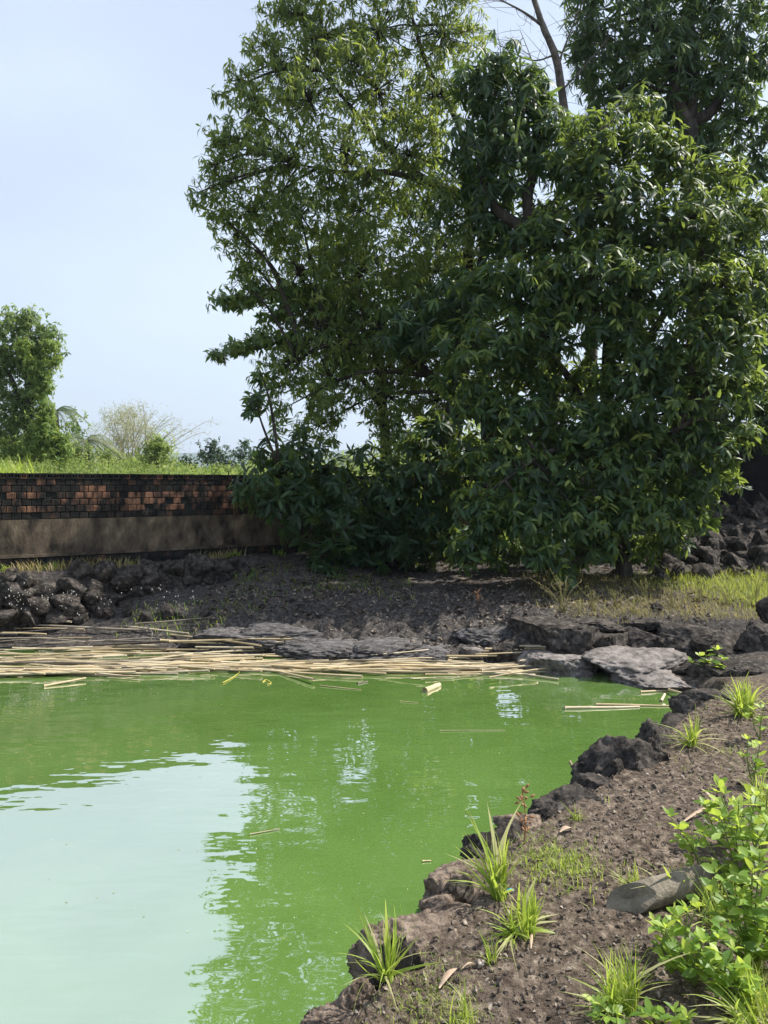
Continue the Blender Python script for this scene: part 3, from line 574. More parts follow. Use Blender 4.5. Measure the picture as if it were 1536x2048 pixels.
# layered boughs poking out at the left
E = LB(13.6, [(465, 598, 50, -.2, 1.6, .45), (520, 582, 60, -.1, 1.6, .5), (590, 590, 70, 0, 1.4, .55), (640, 610, 60, .1, 1.2, .7), (560, 630, 60, .1, 1.2, .5), (432, 706, 30, -.2, 1.6, .5), (475, 690, 45, -.2, 1.7, .5), (525, 676, 50, -.1, 1.5, .6), (580, 680, 55, 0, 1.2, .6)])
tree('layered_tree', 'bright green flat-layered boughs reaching left out of the crown above the wall', 'tree', (.1, 14.7, 1.6), ([(.1, 14.7, 1.5), (.0, 14.6, 3.2), (-.2, 14.4, 5)], [.13, .1, .07]),
     [([(0, 14.6, 3.4), P(640, 650, 14), P(540, 690, 13.5), P(420, 710, 13.4)], [.06, .045, .03, .01]), ([(-.2, 14.4, 4.8), P(600, 600, 13.8), P(500, 595, 13.5), P(425, 602, 13.4)], [.05, .04, .03, .01])],
     E, 330, 7, .16, m_bark, lf_c, (.72, .15), T4, 'trees at the pond', seed=12, shell=.2, droop=.7, pick=200)
# middle mango with hanging fruit and the forked limb
Dm = LB(12.4, [(1000, 125, 65), (950, 175, 70), (1060, 165, 60), (1010, 215, 90), (1085, 250, 70), (950, 290, 80), (1040, 310, 90), (1110, 340, 60, 0, .7), (985, 390, 80, .2), (1090, 420, 60, .3, .8), (900, 420, 60, .4, .6), (1000, 470, 70, .4), (920, 600, 80, .3, 1.3), (820, 640, 80, .2, 1.3)])
Dt = tree('mango_tree', 'dense dark mango tree with hanging green fruit in the middle of the crowns', 'tree', (2.75, 12.9, .6),
     ([(2.75, 12.9, .5), (2.7, 12.85, 2.2), (2.72, 12.7, 4.0), P(1085, 520, 12.6)], [.26, .2, .17, .14]),
     [([P(1085, 520, 12.6), P(1055, 465, 12.5), P(1000, 425, 12.4), P(965, 375, 12.4)], [.12, .1, .08, .04]), ([P(1065, 480, 12.5), P(1055, 400, 12.4), P(1075, 320, 12.4), P(1085, 250, 12.4)], [.1, .085, .08, .06]), ([P(1080, 500, 12.6), P(1110, 420, 12.6), P(1125, 340, 12.6)], [.09, .06, .03])],
     Dm, 165, 10, .23, m_bark, lf_c, (.38, .2), T8c, 'trees at the pond', seed=13, shell=.4, droop=.8)
m_fruit = M('green_mango_skin', [(.3, (.10, .17, .05)), (.7, (.17, .24, .09))], scale=6, rough=.45, spec=.4)
V, T = ICO[2]; fv = V * np.array((.036, .033, .05)); fv[:, 0] += .012 * (fv[:, 2] / .05) ** 2; fm = mesh('mango', fv, T, m_fruit)
for px, py in ((1020, 245), (1025, 258), (1048, 243), (1003, 275), (1026, 274), (1037, 299), (1037, 331), (1049, 320), (1021, 219), (1113, 250), (990, 262)):
    p = P(px, py, 11.62 + .1 * rng.random()); o = obj('mango', fm, Dt, world=True); o.location = p
    V, Q = tube([(0, 0, .04), (.01, .05, .22), (.0, .25, .5)], [.003] * 3, 4); s_ = obj('fruit_stalk', mesh('fruit_stalk', V, qtri(Q), m_bark), o)
# big broad-leaved tree in front on the right, boughs down to the ground
Bl = LB(11.3, [(1190, 280, 100, .5), (1290, 290, 85, .6, .9), (1340, 330, 80, .5), (1430, 350, 75, .7, .9), (1480, 430, 85, .6), (1370, 440, 110, .2), (1230, 400, 110, .3), (1130, 470, 95, .4), (1080, 570, 105, .1), (990, 570, 90, .4), (1190, 550, 115, 0), (1310, 560, 115, -0.05), (1430, 570, 105, .1), (1510, 540, 60, .3),
  (1000, 680, 105, .1), (920, 690, 70, .4, .9), (1090, 670, 80, 0, 1.1), (1230, 660, 90, -0.10), (1270, 740, 100, -0.10), (1380, 690, 100, -0.10), (1470, 690, 70, 0), (960, 800, 85, .2, .8), (1050, 830, 90, 0), (1170, 840, 95, -0.15), (1300, 830, 95, -0.20), (1410, 790, 85, -0.15), (1470, 760, 50, -0.05), (1490, 860, 42, -0.15, .9),
  (1000, 920, 80, -0.05), (1090, 940, 85, -0.25), (1210, 940, 90, -0.30), (1320, 920, 85, -0.25), (1420, 890, 75, -0.20), (1400, 960, 55, -0.20, .9), (960, 1010, 70, -0.40), (940, 1090, 55, -0.50, 1.1), (975, 1060, 50, -0.50), (1060, 1030, 80, -0.50), (1090, 1100, 60, -0.60, 1.1), (1160, 1030, 80, -0.45), (1130, 1135, 40, -0.60, 1), (1200, 1090, 55, -0.45), (1270, 1010, 75, -0.35), (1330, 1020, 60, -0.20, .8), (1410, 1040, 40, 0, .7),
  (1280, 210, 60, .9, .5), (1110, 760, 70, .5, .8), (1180, 740, 60, .7, .6), (1050, 740, 70, .6, 1), (900, 760, 60, .9, .8), (940, 900, 70, .6, .9), (1140, 880, 80, .2, 1.1), (1240, 870, 80, .1, 1.1), (1350, 760, 80, .2, 1.1), (1450, 640, 80, .3), (1140, 600, 80, .5), (1260, 480, 90, .5), (1400, 500, 90, .5), (1060, 480, 70, .6), (1010, 1000, 60, -0.25, 1), (1110, 1000, 60, -0.30, 1), (1230, 1040, 60, -0.20, 1), (1380, 870, 70, 0, 1), (1500, 640, 60, .3, .9), (1170, 360, 70, .6), (1510, 760, 50, .1, .8), (900, 1070, 60, .9, 1), (1000, 1090, 60, .9, 1), (1090, 1070, 60, 1, 1), (1180, 1090, 70, .8, 1), (1270, 1085, 60, .7, 1), (1340, 1070, 55, .6, 1), (1380, 990, 60, .3, 1), (1440, 960, 50, .3, .9), (1310, 980, 60, .3, 1)], flat=.72)
tree('broad_leaf_tree', 'large broad-leaved tree at the right with boughs drooping to the ground', 'tree', (3.75, 12.0, .6),
     ([(3.75, 12.0, .5), (3.7, 12.0, 1.2), (3.5, 12.0, 2.6), (3.5, 12.0, 4.2), (3.7, 12.1, 6)], [.13, .11, .10, .09, .06]),
     [([(3.5, 12.0, 2.4), P(1140, 760, 11.9), P(1080, 690, 11.7)], [.07, .06, .03]), ([(3.5, 12, 3), P(1320, 640, 11.6), P(1420, 540, 11.7)], [.07, .05, .03]), ([(3.55, 12, 2), P(1120, 900, 11.3), P(1010, 960, 10.8)], [.05, .04, .02]), ([(3.55, 12, 2.2), P(1280, 880, 11.2), P(1350, 860, 11)], [.05, .04, .02]), ([(3.7, 12.1, 6), P(1200, 380, 11.8), P(1180, 280, 11.8)], [.06, .045, .02])],
     Bl, 270, 9, .185, m_bark, lf_b, (.43, .34), T8b, 'trees at the pond', seed=14, shell=.5, droop=.6, up=.55)
# dense dark crown filling the shade behind
Kb = LB(15.2, [(700, 470, 95), (800, 410, 90), (890, 490, 95), (770, 560, 105), (660, 590, 85), (860, 640, 105), (700, 700, 100), (800, 770, 95), (640, 780, 60), (900, 770, 90), (980, 620, 100), (1010, 760, 90), (880, 330, 70, 0, .8), (1100, 640, 90), (1150, 780, 90), (1250, 620, 90, 0, .8), (1330, 720, 90), (1450, 800, 80), (1050, 880, 80)])
tree('mango_tree', 'shaded dark mango crown deep behind the airy tree and the broad-leaved tree', 'tree', (2.2, 15.9, 1.6), ([(2.2, 15.9, 1.5), (2.1, 15.6, 3.5), (1.8, 15.3, 6)], [.2, .16, .1]), [([(2.1, 15.6, 3.5), P(780, 700, 15.2), P(680, 620, 15.2)], [.1, .07, .03])],
     Kb, 62, 9, .24, m_bark, lf_c, (.25, .18), T8c, 'trees at the pond', seed=18, shell=.3, droop=.8, pick=60)
# foliage hanging in front of the brick wall, left of the middle
Ll = LB(12.0, [(520, 960, 55, -.5, .9), (575, 940, 60, -.3), (480, 985, 30, -.7, .8), (600, 1010, 75, -.2), (540, 1000, 45, -.5, .8), (690, 980, 75, .1), (680, 1050, 70, -.1), (650, 1110, 50, -.3, .9), (770, 1000, 80, .3, 1.1), (780, 1080, 70, .2), (860, 960, 80, .4, 1), (870, 1050, 75, .4), (600, 890, 60, .2), (540, 905, 40, -.1, .8), (730, 910, 40, .5, .7), (840, 890, 70, .6, .8), (520, 740, 28, -.3, .7), (510, 800, 34, -.3, .8), (880, 870, 70, .9, 1), (780, 950, 60, .7, 1), (930, 960, 60, .5, 1), (640, 960, 60, .3, 1), (820, 1010, 60, .6, 1), (740, 1085, 55, .5, 1), (830, 1090, 60, .6, 1), (700, 1110, 40, .2, .9)])
tree('broad_leaf_tree', 'low spreading broad-leaved tree whose dark boughs hang before the brick wall', 'tree', (.25, 12.9, .6), ([(.25, 12.9, .5), (.15, 12.8, 1.3), (-.1, 12.7, 2.4)], [.1, .08, .06]),
     [([(.1, 12.8, 1.6), P(680, 940, 12.3), P(560, 940, 11.8)], [.05, .04, .02]), ([(.1, 12.8, 1.4), P(830, 960, 12.4), P(880, 930, 12.4)], [.04, .03, .02])],
     Ll, 150, 9, .205, m_bark, lf_b, (.22, .2), T8b, 'trees at the pond', seed=15, shell=.45, droop=.55)
# tall mango far right
Cl = LB(15.6, [(1190, 70, 75), (1290, 60, 100), (1410, 60, 105), (1500, 110, 75), (1170, 150, 50, 0, .8), (1250, 165, 90), (1350, 130, 90), (1330, 200, 60), (1450, 170, 85), (1300, -80, 120), (1420, -80, 120), (1520, -20, 90), (1170, -20, 70), (1500, 265, 45, 0, .6), (1440, 265, 55, 0, .9), (1400, 290, 60), (1530, 420, 60, .5, .9), (1500, 620, 90, .6, 1.2), (1560, 250, 70), (1520, 340, 40, 0, .5), (1450, 480, 90, .8, 1), (1530, 740, 80, .6, 1.2), (1150, 90, 40, 0, .7), (1200, 215, 60, .2, .9), (1290, 250, 60, .3, .8), (1390, 230, 50, .3, .8), (1480, 330, 60, .4, .8), (1480, 215, 50, 0, .8), (1510, 815, 60, -1.4, 1.2), (1540, 860, 50, -1.4, 1.2), (1530, 560, 60, -1, 1)])
tree('mango_tree', 'tall dark mango tree with a pale forked trunk at the upper right', 'tree', (6.3, 15.2, 1.6),
     ([(6.3, 15.2, 1.4), (6.3, 15.3, 4.5), (6.25, 15.5, 7.5), P(1375, 245, 15.6)], [.3, .26, .22, .19]),
     [([P(1375, 250, 15.6), P(1350, 195, 15.5), P(1345, 130, 15.6), P(1290, 20, 15.6)], [.16, .14, .1, .05]), ([P(1378, 240, 15.6), P(1385, 150, 15.6), P(1380, 60, 15.7), P(1400, -60, 15.7)], [.15, .13, .1, .05]), ([P(1375, 245, 15.6), P(1420, 225, 15.6), P(1470, 150, 15.6)], [.14, .11, .05])],
     Cl, 120, 10, .25, m_bark, lf_c, (.48, .2), T8c, 'trees at the pond', seed=16, shell=.4, droop=.8)
shade_lobes = [(8.2, 15.6, 6.2, 1.4, 1.3, 1.2), (9.6, 15.8, 7.4, 1.5, 1.3, 1.3), (10.6, 15.4, 5.8, 1.4, 1.3, 1.2), (8.8, 16.4, 8.8, 1.4, 1.3, 1.2), (11.4, 16, 7.6, 1.4, 1.3, 1.3), (9.4, 15.0, 4.6, 1.3, 1.1, .9), (7.6, 15.2, 4.6, 1.0, 1.0, .8), (10.4, 16.4, 9.2, 1.4, 1.3, 1.2)]  # tree added mostly out of view at right to shade rubble and side wall
tree('mango_tree', 'added dark mango tree, mostly out of view at the right, shading the side wall', 'tree', (9.4, 15.9, 1.6), ([(9.4, 15.9, 1.4), (9.4, 15.8, 4.5), (9.5, 15.8, 7)], [.28, .22, .12]), [], shade_lobes, 45, 9, .25, m_bark, lf_c, (.42, .16), T8c, 'trees at the pond', seed=17, shell=.3, droop=.8, pick=60)
# bare dead tree
bt = empty('bare_tree', (4.3, 16.3, .9), 'leafless tree limb rising between the two mango crowns at the top', 'tree', 'trees at the pond')
m_dead = M('dead_bark', [(.3, (.06, .052, .045)), (.7, (.20, .18, .16))], scale=9, rough=.9, bump=.6, bscale=20, pos=True)
c_ = curve([(4.3, 16.3, .8), (4.35, 16.2, 4), (4.2, 15.8, 7), P(1140, 300, 15.4), P(1115, 130, 15), P(1085, 50, 15), P(1062, -20, 15)], 8)
V, Q = tube(c_, np.interp(np.linspace(0, 1, len(c_)), [0, .5, 1], [.15, .09, .045]), 10, .14); obj('trunk', mesh('trunk', V, qtri(Q), m_dead), bt, world=True)
rg = np.random.default_rng(5); fine = []
for k, (p0, p1, p2) in enumerate((((1090, 55), (1040, 20), (960, -20)), ((1115, 130), (1150, 40), (1180, -30)), ((1110, 110), (1060, 120), (980, 80)), ((1125, 180), (1180, 120), (1230, 60)), ((1130, 220), (1090, 180), (1040, 60)))):
    c2 = curve([P(*p0, 15), P(*p1, 14.9), P(*p2, 14.8)], 8); V, Q = tube(c2, np.linspace(.035 if k == 0 else .02, .005, len(c2)), 6, .1, rg=rg); obj('branch', mesh('branch', V, qtri(Q), m_dead), bt, world=True)
    for i in range(16):
        s = c2[rg.integers(3, len(c2))]; d = rg.normal(size=3) * np.array((.35, .2, .25)) + np.array((-.1, 0, .05)); fine.append(tube(curve([s, s + d * .5 + rg.normal(size=3) * .05, s + d * 1.4], 3), np.linspace(.006, .002, 7), 3, cap=False))
V, T = join(fine); tag(obj('twigs', mesh('twigs', V, T, m_dead), bt, world=True), kind='stuff')

# ------------------------------------------------------------------ beyond the wall
lf_y = leafmat('sunny_scrub_leaf', [(0, (.05, .11, .03)), (.4, (.16, .26, .06)), (.7, (.29, .38, .1)), (1, (.46, .48, .22))], (.5, .6, .12), .42, .6, .3)
lf_g = leafmat('far_leaf', [(0, (.07, .13, .05)), (.5, (.17, .25, .085)), (1, (.32, .4, .14))], (.46, .58, .14), .45, .6, .3)
lf_p = leafmat('pale_bamboo_leaf', [(0, (.2, .23, .09)), (.5, (.36, .36, .18)), (1, (.5, .46, .28))], (.5, .52, .22), .42, .7, .2)
lf_d = leafmat('grey_green_leaf', [(0, (.025, .05, .025)), (.5, (.05, .09, .04)), (1, (.09, .14, .06))], (.12, .2, .06), .3, .6, .3)
# creeper-hung tree
Vt = LB(28, [(20, 650, 48), (62, 640, 40), (95, 672, 38), (115, 700, 26, 0, .6), (50, 700, 55), (10, 720, 50), (90, 730, 40, 0, .9), (-40, 680, 60), (-30, 760, 60), (20, 790, 45), (-20, 850, 60), (70, 780, 36), (15, 860, 40, 0, .8), (55, 740, 40), (35, 830, 40), (65, 830, 36), (40, 890, 40), (80, 700, 30)])
tree('creeper_tree', 'tall leafy tree draped with creepers beyond the wall at the far left', 'tree', (-12.9, 28, 1.7), ([(-12.9, 28, 1.6), (-12.9, 28, 4), (-12.9, 28, 7)], [.22, .18, .12]), [([(-12.9, 28, 4), (-13.6, 28, 6), (-14.5, 28, 7)], [.12, .08, .04])],
     Vt, 190, 7, .2, m_bark, lf_g, (.45, .2), T4, seed=21, shell=.3, pick=0, droop=.6)
Vc = LB(27.2, [(85, 760, 26, 0, 1.4, 1.5), (90, 820, 24, 0, 1.5, 1.6), (75, 870, 30, 0, 1.4, 1.3), (100, 880, 32, 0, 1.2, 1.2), (120, 905, 34), (70, 730, 30, 0, 1.2), (45, 690, 26, 0, 1), (100, 690, 22, 0, 1), (60, 900, 40, 0, 1), (20, 900, 40, 0, 1), (92, 850, 26, 0, 1.3, 1.5), (125, 880, 26), (110, 720, 18)])
tree('creeper', 'yellow-green creeper curtain hanging down the front of the far left tree', 'creeper', (-12.2, 27.2, 1.8), None, [], Vc, 420, 6, .16, m_bark, lf_y, (.4, .18), T4, seed=22, shell=.2, pick=0, droop=.9, branch=False)
Vb = LB(45, [(150, 835, 26), (135, 850, 30), (165, 860, 24)]); tree('far_tree', 'small green tree behind the coconut palms', 'tree', (-17.9, 45, 1.7), ([(-17.9, 45, 1.6), (-17.9, 45, 4)], [.2, .12]), [], Vb, 30, 6, .3, m_bark, lf_g, (.5, .2), T4, 'trees far beyond the wall', seed=23, pick=0)
for i, (lobs, lab, mt, tn) in enumerate((
   ([(315, 885, 32), (298, 902, 32), (334, 902, 32), (315, 912, 36), (325, 890, 28), (305, 888, 26)], 'rounded bright green bush right of the bamboo clump', lf_y, .7),
   ([(425, 890, 24), (410, 905, 26), (440, 908, 28), (425, 925, 34)], 'dark grey-green tree standing alone beyond the wall', lf_d, .5),
   ([(375, 920, 20), (362, 930, 18), (385, 935, 20)], 'low dark bush left of the lone dark tree', lf_d, .4),
   ([(490, 885, 16), (480, 905, 26), (505, 910, 30), (460, 925, 22)], 'grey-green tree half hidden by the hanging boughs', lf_d, .55))):
    lo = LB(48 if i else 33, lobs); cx = np.mean([l[0] for l in lo]); tree('far_tree', lab, 'tree', (cx, lo[0][1], 1.7), ([(cx, lo[0][1], 1.6), (cx, lo[0][1], 2.3), (cx, lo[0][1], 2.8)], [.16, .13, .08]), [], lo, 60 if i else 150, 6, .26 if i else .17, m_bark, mt, (tn, .2), T4, 'trees far beyond the wall', seed=30 + i, pick=0, shell=.3)
for i, (lobs, Y_, lab, mt, tn) in enumerate((
   ([(140, 895, 30), (165, 905, 28), (120, 912, 30)], 32, 'bright leafy bush at the foot of the creeper tree', lf_y, .35), ([(215, 908, 26), (190, 915, 24), (240, 918, 22)], 34, 'pale green bush before the low coconut palm', lf_y, .55),
   ([(270, 922, 20), (290, 926, 20), (255, 928, 18)], 36, 'low pale bush at the foot of the bamboo clump', lf_y, .6), ([(345, 922, 18), (362, 930, 16)], 42, 'small green bush right of the rounded bush', lf_g, .4),
   ([(30, 885, 34), (60, 900, 30), (5, 900, 34)], 30, 'dark green bush under the creeper tree at the left edge', lf_g, .2), ([(455, 935, 16), (480, 932, 18), (430, 938, 14)], 30, 'low sunlit bush right behind the wall before the hanging boughs', lf_y, .5))):
    lo = LB(Y_, lobs); cx = np.mean([l[0] for l in lo]); tree('wild_bush', lab, 'bush', (cx, Y_, 1.7), ([(cx, Y_, 1.6), (cx, Y_, 2.0), (cx + .05, Y_, 2.6)], [.05, .04, .02]), [], lo, 130, 6, .15, m_bark, mt, (tn, .25), T4, 'bushes beyond the wall', seed=60 + i, pick=0, shell=.3)
# bamboo clump
bc = empty('bamboo_clump', (*P(258, 918, 40)[:2], 1.7), 'pale feathery bamboo clump fanning out beyond the wall', 'bamboo', 'trees far beyond the wall')
m_culm = M('dry_culm', [(.3, (.26, .23, .14)), (.7, (.44, .40, .27))], scale=3, rough=.7, pos=True); rg = np.random.default_rng(9); PO = []; DI = []
for i in range(62):
    a = rg.normal() * .5; b0 = P(258 + rg.normal() * 20, 925, 40 + rg.normal() * .5); b0[2] = 1.7; hgt = rg.uniform(2.6, 4.5) * (1 - .2 * abs(a)); dx = np.sin(a) * hgt * .8 * (1.3 if a > 0 else .8)
    tip = b0 + np.array((dx + .3, rg.normal() * .6, hgt)); mid = b0 * .5 + tip * .5 + np.array((-.18 * dx, 0, .25)); c2 = curve([b0, mid, tip, tip + np.array((dx * .22, 0, -.1))], 5)
    V, Q = tube(c2, np.linspace(.022, .006, len(c2)), 4); obj('culm', mesh('culm', V, qtri(Q), m_culm), bc, world=True)
    n_ = 130 if a < .3 else 34; t = rg.uniform(.5, 1.03, n_).clip(0, 1) * (len(c2) - 1); q = c2[t.astype(int)]; PO.append(q + rg.normal(size=(n_, 3)) * .2); v = rg.normal(size=(n_, 3)) * .6 + np.array((.1, 0, -.1)); DI.append(unit(v))
PO = np.vstack(PO); DI = np.vstack(DI); V, T, tn = scatter(leaf4(1, .12, .3), PO, frames(DI, unit(rg.normal(size=DI.shape))), rg.uniform(.12, .24, len(PO)), np.clip(rg.normal(.6, .25, len(PO)), 0, 1))
tag(obj('foliage', mesh('foliage', V, T, lf_p, True, tn), bc, world=True), kind='stuff')
# coconut palms
lf_palm = leafmat('palm_frond', [(0, (.05, .09, .035)), (.5, (.11, .16, .06)), (1, (.24, .25, .14))], (.2, .26, .06), .3, .4, .5)
def palm(label, base, crown, nf, L, seed):
    rg = np.random.default_rng(seed); root = empty('coconut_palm', base, label, 'palm', 'coconut palms beyond the wall'); c2 = curve([base, (np.array(base) + crown) / 2 + (.08, 0, 0), crown], 6)
    V, Q = tube(c2, np.linspace(.16, .1, len(c2)), 8, .1, rg=rg); obj('trunk', mesh('trunk', V, qtri(Q), m_bark), root, world=True)
    for i in range(nf):
        az = i / nf * 6.28 + rg.normal() * .2; el = rg.uniform(-.1, 1.0); h = np.array((math.cos(az), math.sin(az), 0)); u = np.linspace(0, 1, 14)[:, None]
        r = crown + h * (u * L * math.cos(el * .8)) + np.array((0, 0, 1)) * (math.sin(el) * L * u - (.75 + .2 * el) * L * u ** 2); parts = [tube(r, np.linspace(.025, .006, 14), 4)]
        tg = unit(np.gradient(r, axis=0)); side = unit(np.cross(tg, np.array((0, 0, 1.)))); VV = []; TT = []
        for k in range(2, 14):
            for s in (-1, 1):
                for j in range(3):
                    p = r[k] - tg[k] * j * L / 39; ll = L * .24 * math.sin(math.pi * (k / 14) ** .8) + .05; d = unit(side[k] * s + tg[k] * .55 + np.array((0, 0, -.55))); b = len(VV); VV += [p - tg[k] * .013, p + tg[k] * .013, p + d * ll * rg.uniform(.8, 1.15)]; TT.append((b, b + 1, b + 2))
        parts.append((np.array(VV), np.array(TT))); V, T = join(parts); obj('frond', mesh('frond', V, T, lf_palm, True, np.full(len(V), rg.uniform(.1, .9))), root, world=True)
b1 = P(112, 850, 36); palm('dark coconut palm beside the creeper tree', (b1[0], 36, 1.7), P(112, 822, 36), 15, 1.6, 3)
b2 = P(172, 885, 33); palm('low coconut palm with sunlit arching fronds before the bamboo', (b2[0], 33, 1.7), P(172, 882, 33), 17, 1.7, 4)
b3 = P(700, 925, 30); palm('small palm seen through the gap under the mango crown', (b3[0], 30, 1.7), P(700, 920, 30), 12, 1.3, 6)
# scrub: mounds of weeds and bushes that read as one mass
rg = np.random.default_rng(15); PO = []; DI = []; SCL = []; TN = []
for i in range(560):
    px = rg.uniform(-120, 1700) if i % 2 else rg.uniform(-60, 560); Y = rg.uniform(20, 62) if px < 560 else rg.uniform(19, 36)
    if wdist(np.array([(px - 768) / F * Y]), np.array([Y]))[0] > -1.2: continue
    yt = np.interp(px, [-100, 0, 100, 200, 300, 350, 400, 480, 560, 680, 760, 850, 900, 960, 1100, 1250, 1500, 1700], [885, 892, 880, 892, 908, 922, 930, 932, 912, 900, 875, 815, 775, 785, 825, 845, 785, 765]) + abs(rg.normal()) * 22
    if i % 5 == 0: yt -= 12; Y = rg.uniform(30, 52) if px < 560 else Y
    top = max(.25, (CAMZ - (yt - HZ) / F * Y) - 1.72); r = rg.uniform(.5, 1.3) * (1.4 if i % 5 == 0 else 1); x = (px - 768) / F * Y; n_ = int((300 if px < 560 else 110) * r); top *= np.interp(Y, [20, 30], [.6, 1])
    d = unit(rg.normal(size=(n_, 3))); d[:, 2] = np.abs(d[:, 2]); p = np.array((x, Y, 1.7)) + d * np.array((r, r * .8, top)) * rg.uniform(.7, 1.02, n_)[:, None]
    PO.append(p); v = unit(d * .4 + rg.normal(size=(n_, 3)) * .6 + np.array((0, 0, .35))); DI.append(v); SCL.append(rg.uniform(.06, .15, n_) * (Y / 26) if px < 560 else rg.uniform(.12, .28, n_)); TN.append(np.clip(rg.normal(rg.uniform(.05, .9), .2, n_), 0, 1))
PO = np.vstack(PO); DI = np.vstack(DI); SCL = np.concatenate(SCL); TN = np.concatenate(TN)
V, T, tn = scatter(leaf4(1, .34, .2), PO, frames(DI, unit(rg.normal(size=DI.shape) + (0, 0, .7))), SCL, TN)
tag(obj('scrub', mesh('scrub', V, T, lf_y, True, tn)), 'sunlit yellow-green scrub filling the field beyond the wall', kind='stuff')
# tall grass at the far left above the wall
def blade_tpl(seg=4, W=.03, bend=.5):
    V = []; T = []
    for i in range(seg + 1):
        u = i / seg; wd_ = W * (1 - u ** 1.6) * (.7 + .6 * min(1, u * 3)) / 2 + .0004; a = bend * u * u; V += [(-wd_, a * .9, u * (1 - .35 * bend * u)), (wd_, a * .9, u * (1 - .35 * bend * u))]
    for i in range(seg): b = 2 * i; T += [(b, b + 1, b + 3), (b, b + 3, b + 2)]
    return np.array(V), np.array(T)
def blades(pos, hmin, hmax, rg, W=.03, bend=.5, tone=(.5, .2), seg=3, spread=.35):
    n_ = len(pos); az = rg.random(n_) * 6.283; tilt = rg.normal(size=n_) * spread * .5; ca, sa = np.cos(az), np.sin(az); ct, st = np.cos(tilt), np.sin(tilt)
    Rz = np.zeros((n_, 3, 3)); Rz[:, 0, 0] = ca; Rz[:, 0, 1] = -sa; Rz[:, 1, 0] = sa; Rz[:, 1, 1] = ca; Rz[:, 2, 2] = 1
    Rx = np.zeros((n_, 3, 3)); Rx[:, 0, 0] = 1; Rx[:, 1, 1] = ct; Rx[:, 1, 2] = st; Rx[:, 2, 1] = -st; Rx[:, 2, 2] = ct
    return scatter(blade_tpl(seg, W, bend), pos, Rz @ Rx, rg.uniform(hmin, hmax, n_), np.clip(rg.normal(*tone, n_), 0, 1))
def put(parts, name, mat, label, kind='stuff'):
    V = []; T = []; tn = []; n_ = 0
    for v, t, q in parts: V.append(v); T.append(t + n_); tn.append(q); n_ += len(v)
    return tag(obj(name, mesh(name, np.vstack(V), np.vstack(T), mat, True, np.concatenate(tn))), label, kind=kind)
lf_gr = leafmat('grass_blade', [(0, (.07, .15, .025)), (.4, (.2, .32, .045)), (.7, (.34, .44, .08)), (1, (.54, .52, .26))], (.62, .74, .1), .5, .45, .4)
lf_dry = leafmat('dry_grass_blade', [(0, (.14, .15, .04)), (.35, (.26, .25, .07)), (.7, (.40, .33, .15)), (1, (.45, .34, .22))], (.45, .40, .12), .4, .6, .3)
n_ = 1300; pos = np.stack((rg.uniform(-11.2, -9.0, n_), rg.uniform(17.5, 20.5, n_), np.full(n_, 1.7)), 1)
put([blades(pos, .5, 1.25, rg, .035, .5, (.65, .15))], 'tall_grass', lf_gr, 'tall yellow-green grass beyond the wall at the far left')
# ------------------------------------------------------------------ ground cover of the far bank
lf_sun = leafmat('sunny_grass_blade', [(0, (.12, .2, .03)), (.5, (.26, .34, .05)), (1, (.48, .48, .14))], (.62, .68, .1), .45, .5, .3)
def on_ground(x, y, dz=0): return np.stack((x, y, H(x, y) + dz), 1)
rg = np.random.default_rng(40)
def area(n, xr, yr, f):
    x = rg.uniform(*xr, n); y = rg.uniform(*yr, n); k = f(x, y); return x[k], y[k]
x, y = area(26000, (1.7, 7.0), (9.05, 12.2), lambda x, y: (sdist(x, y) > .55) & (rg.random(len(x)) < sst(1.7, 2.7, x) * (.35 + 1.3 * (fbm(x * 2, y * 2, 50) + .35))))
wet = sst(3.9, 5.4, x + .3 * (y - 10)); p = on_ground(x, y, -.01)
k = rg.random(len(x)) < wet
kk = ~k & (rg.random(len(x)) < .95)
put([blades(p[kk], .03, .12, rg, .05, .7, (.5, .24))], 'dry_grass', lf_dry, 'dry straw-coloured grass on the ledge of the far bank')
put([blades(p[k], .06, .2, rg, .035, .6, (.5, .25))], 'green_grass', lf_sun, 'bright yellow-green grass at the right end of the far ledge')
x, y = area(2600, (-2.2, .4), (9.9, 11.8), lambda x, y: rg.random(len(x)) < 1.6 * np.clip(fbm(x * 1.6, y * 1.6, 53, 3) + .12, 0, 1)); 
put([blades(on_ground(x, y), .04, .13, rg, .09, .8, (.15, .12))], 'creeping_weeds', lf_gr, 'creeping green weeds on the shaded slope below the wall')
x, y = area(420, (-3.4, -2.0), (9.6, 10.4), lambda x, y: rg.random(len(x)) < 2.2 * np.clip(fbm(x * 1.3, y * 1.3, 57, 3) + .05, 0, 1)); 
put([blades(on_ground(x, y), .05, .14, rg, .09, .8, (.2, .12))], 'stone_foot_weeds', lf_gr, 'small green weeds at the end of the stone wall')
# weeds on the ledge between stone wall and brick wall
s = rg.uniform(S0 + .2, S0 + 4.6, 1500); d = rg.uniform(.08, .5, 1500); pw = np.array([wall_at(a)[0] + np.array((wall_at(a)[1][1], -wall_at(a)[1][0])) * b for a, b in zip(s, d)])
p = on_ground(pw[:, 0], pw[:, 1]); dry = fbm(s * 1.2, d, 60, 2) > -.04; cut = fbm(s * 2.1, d * 0, 61, 2) > -.12
put([blades(p[dry & cut], .05, .2, rg, .045, .6, (.72, .2))], 'ledge_dry_weeds', lf_dry, 'dry pinkish weeds along the ledge at the wall foot')
put([blades(p[~dry & cut], .06, .16, rg, .1, .7, (.25, .12))], 'ledge_green_weeds', lf_gr, 'green weeds along the ledge at the wall foot')
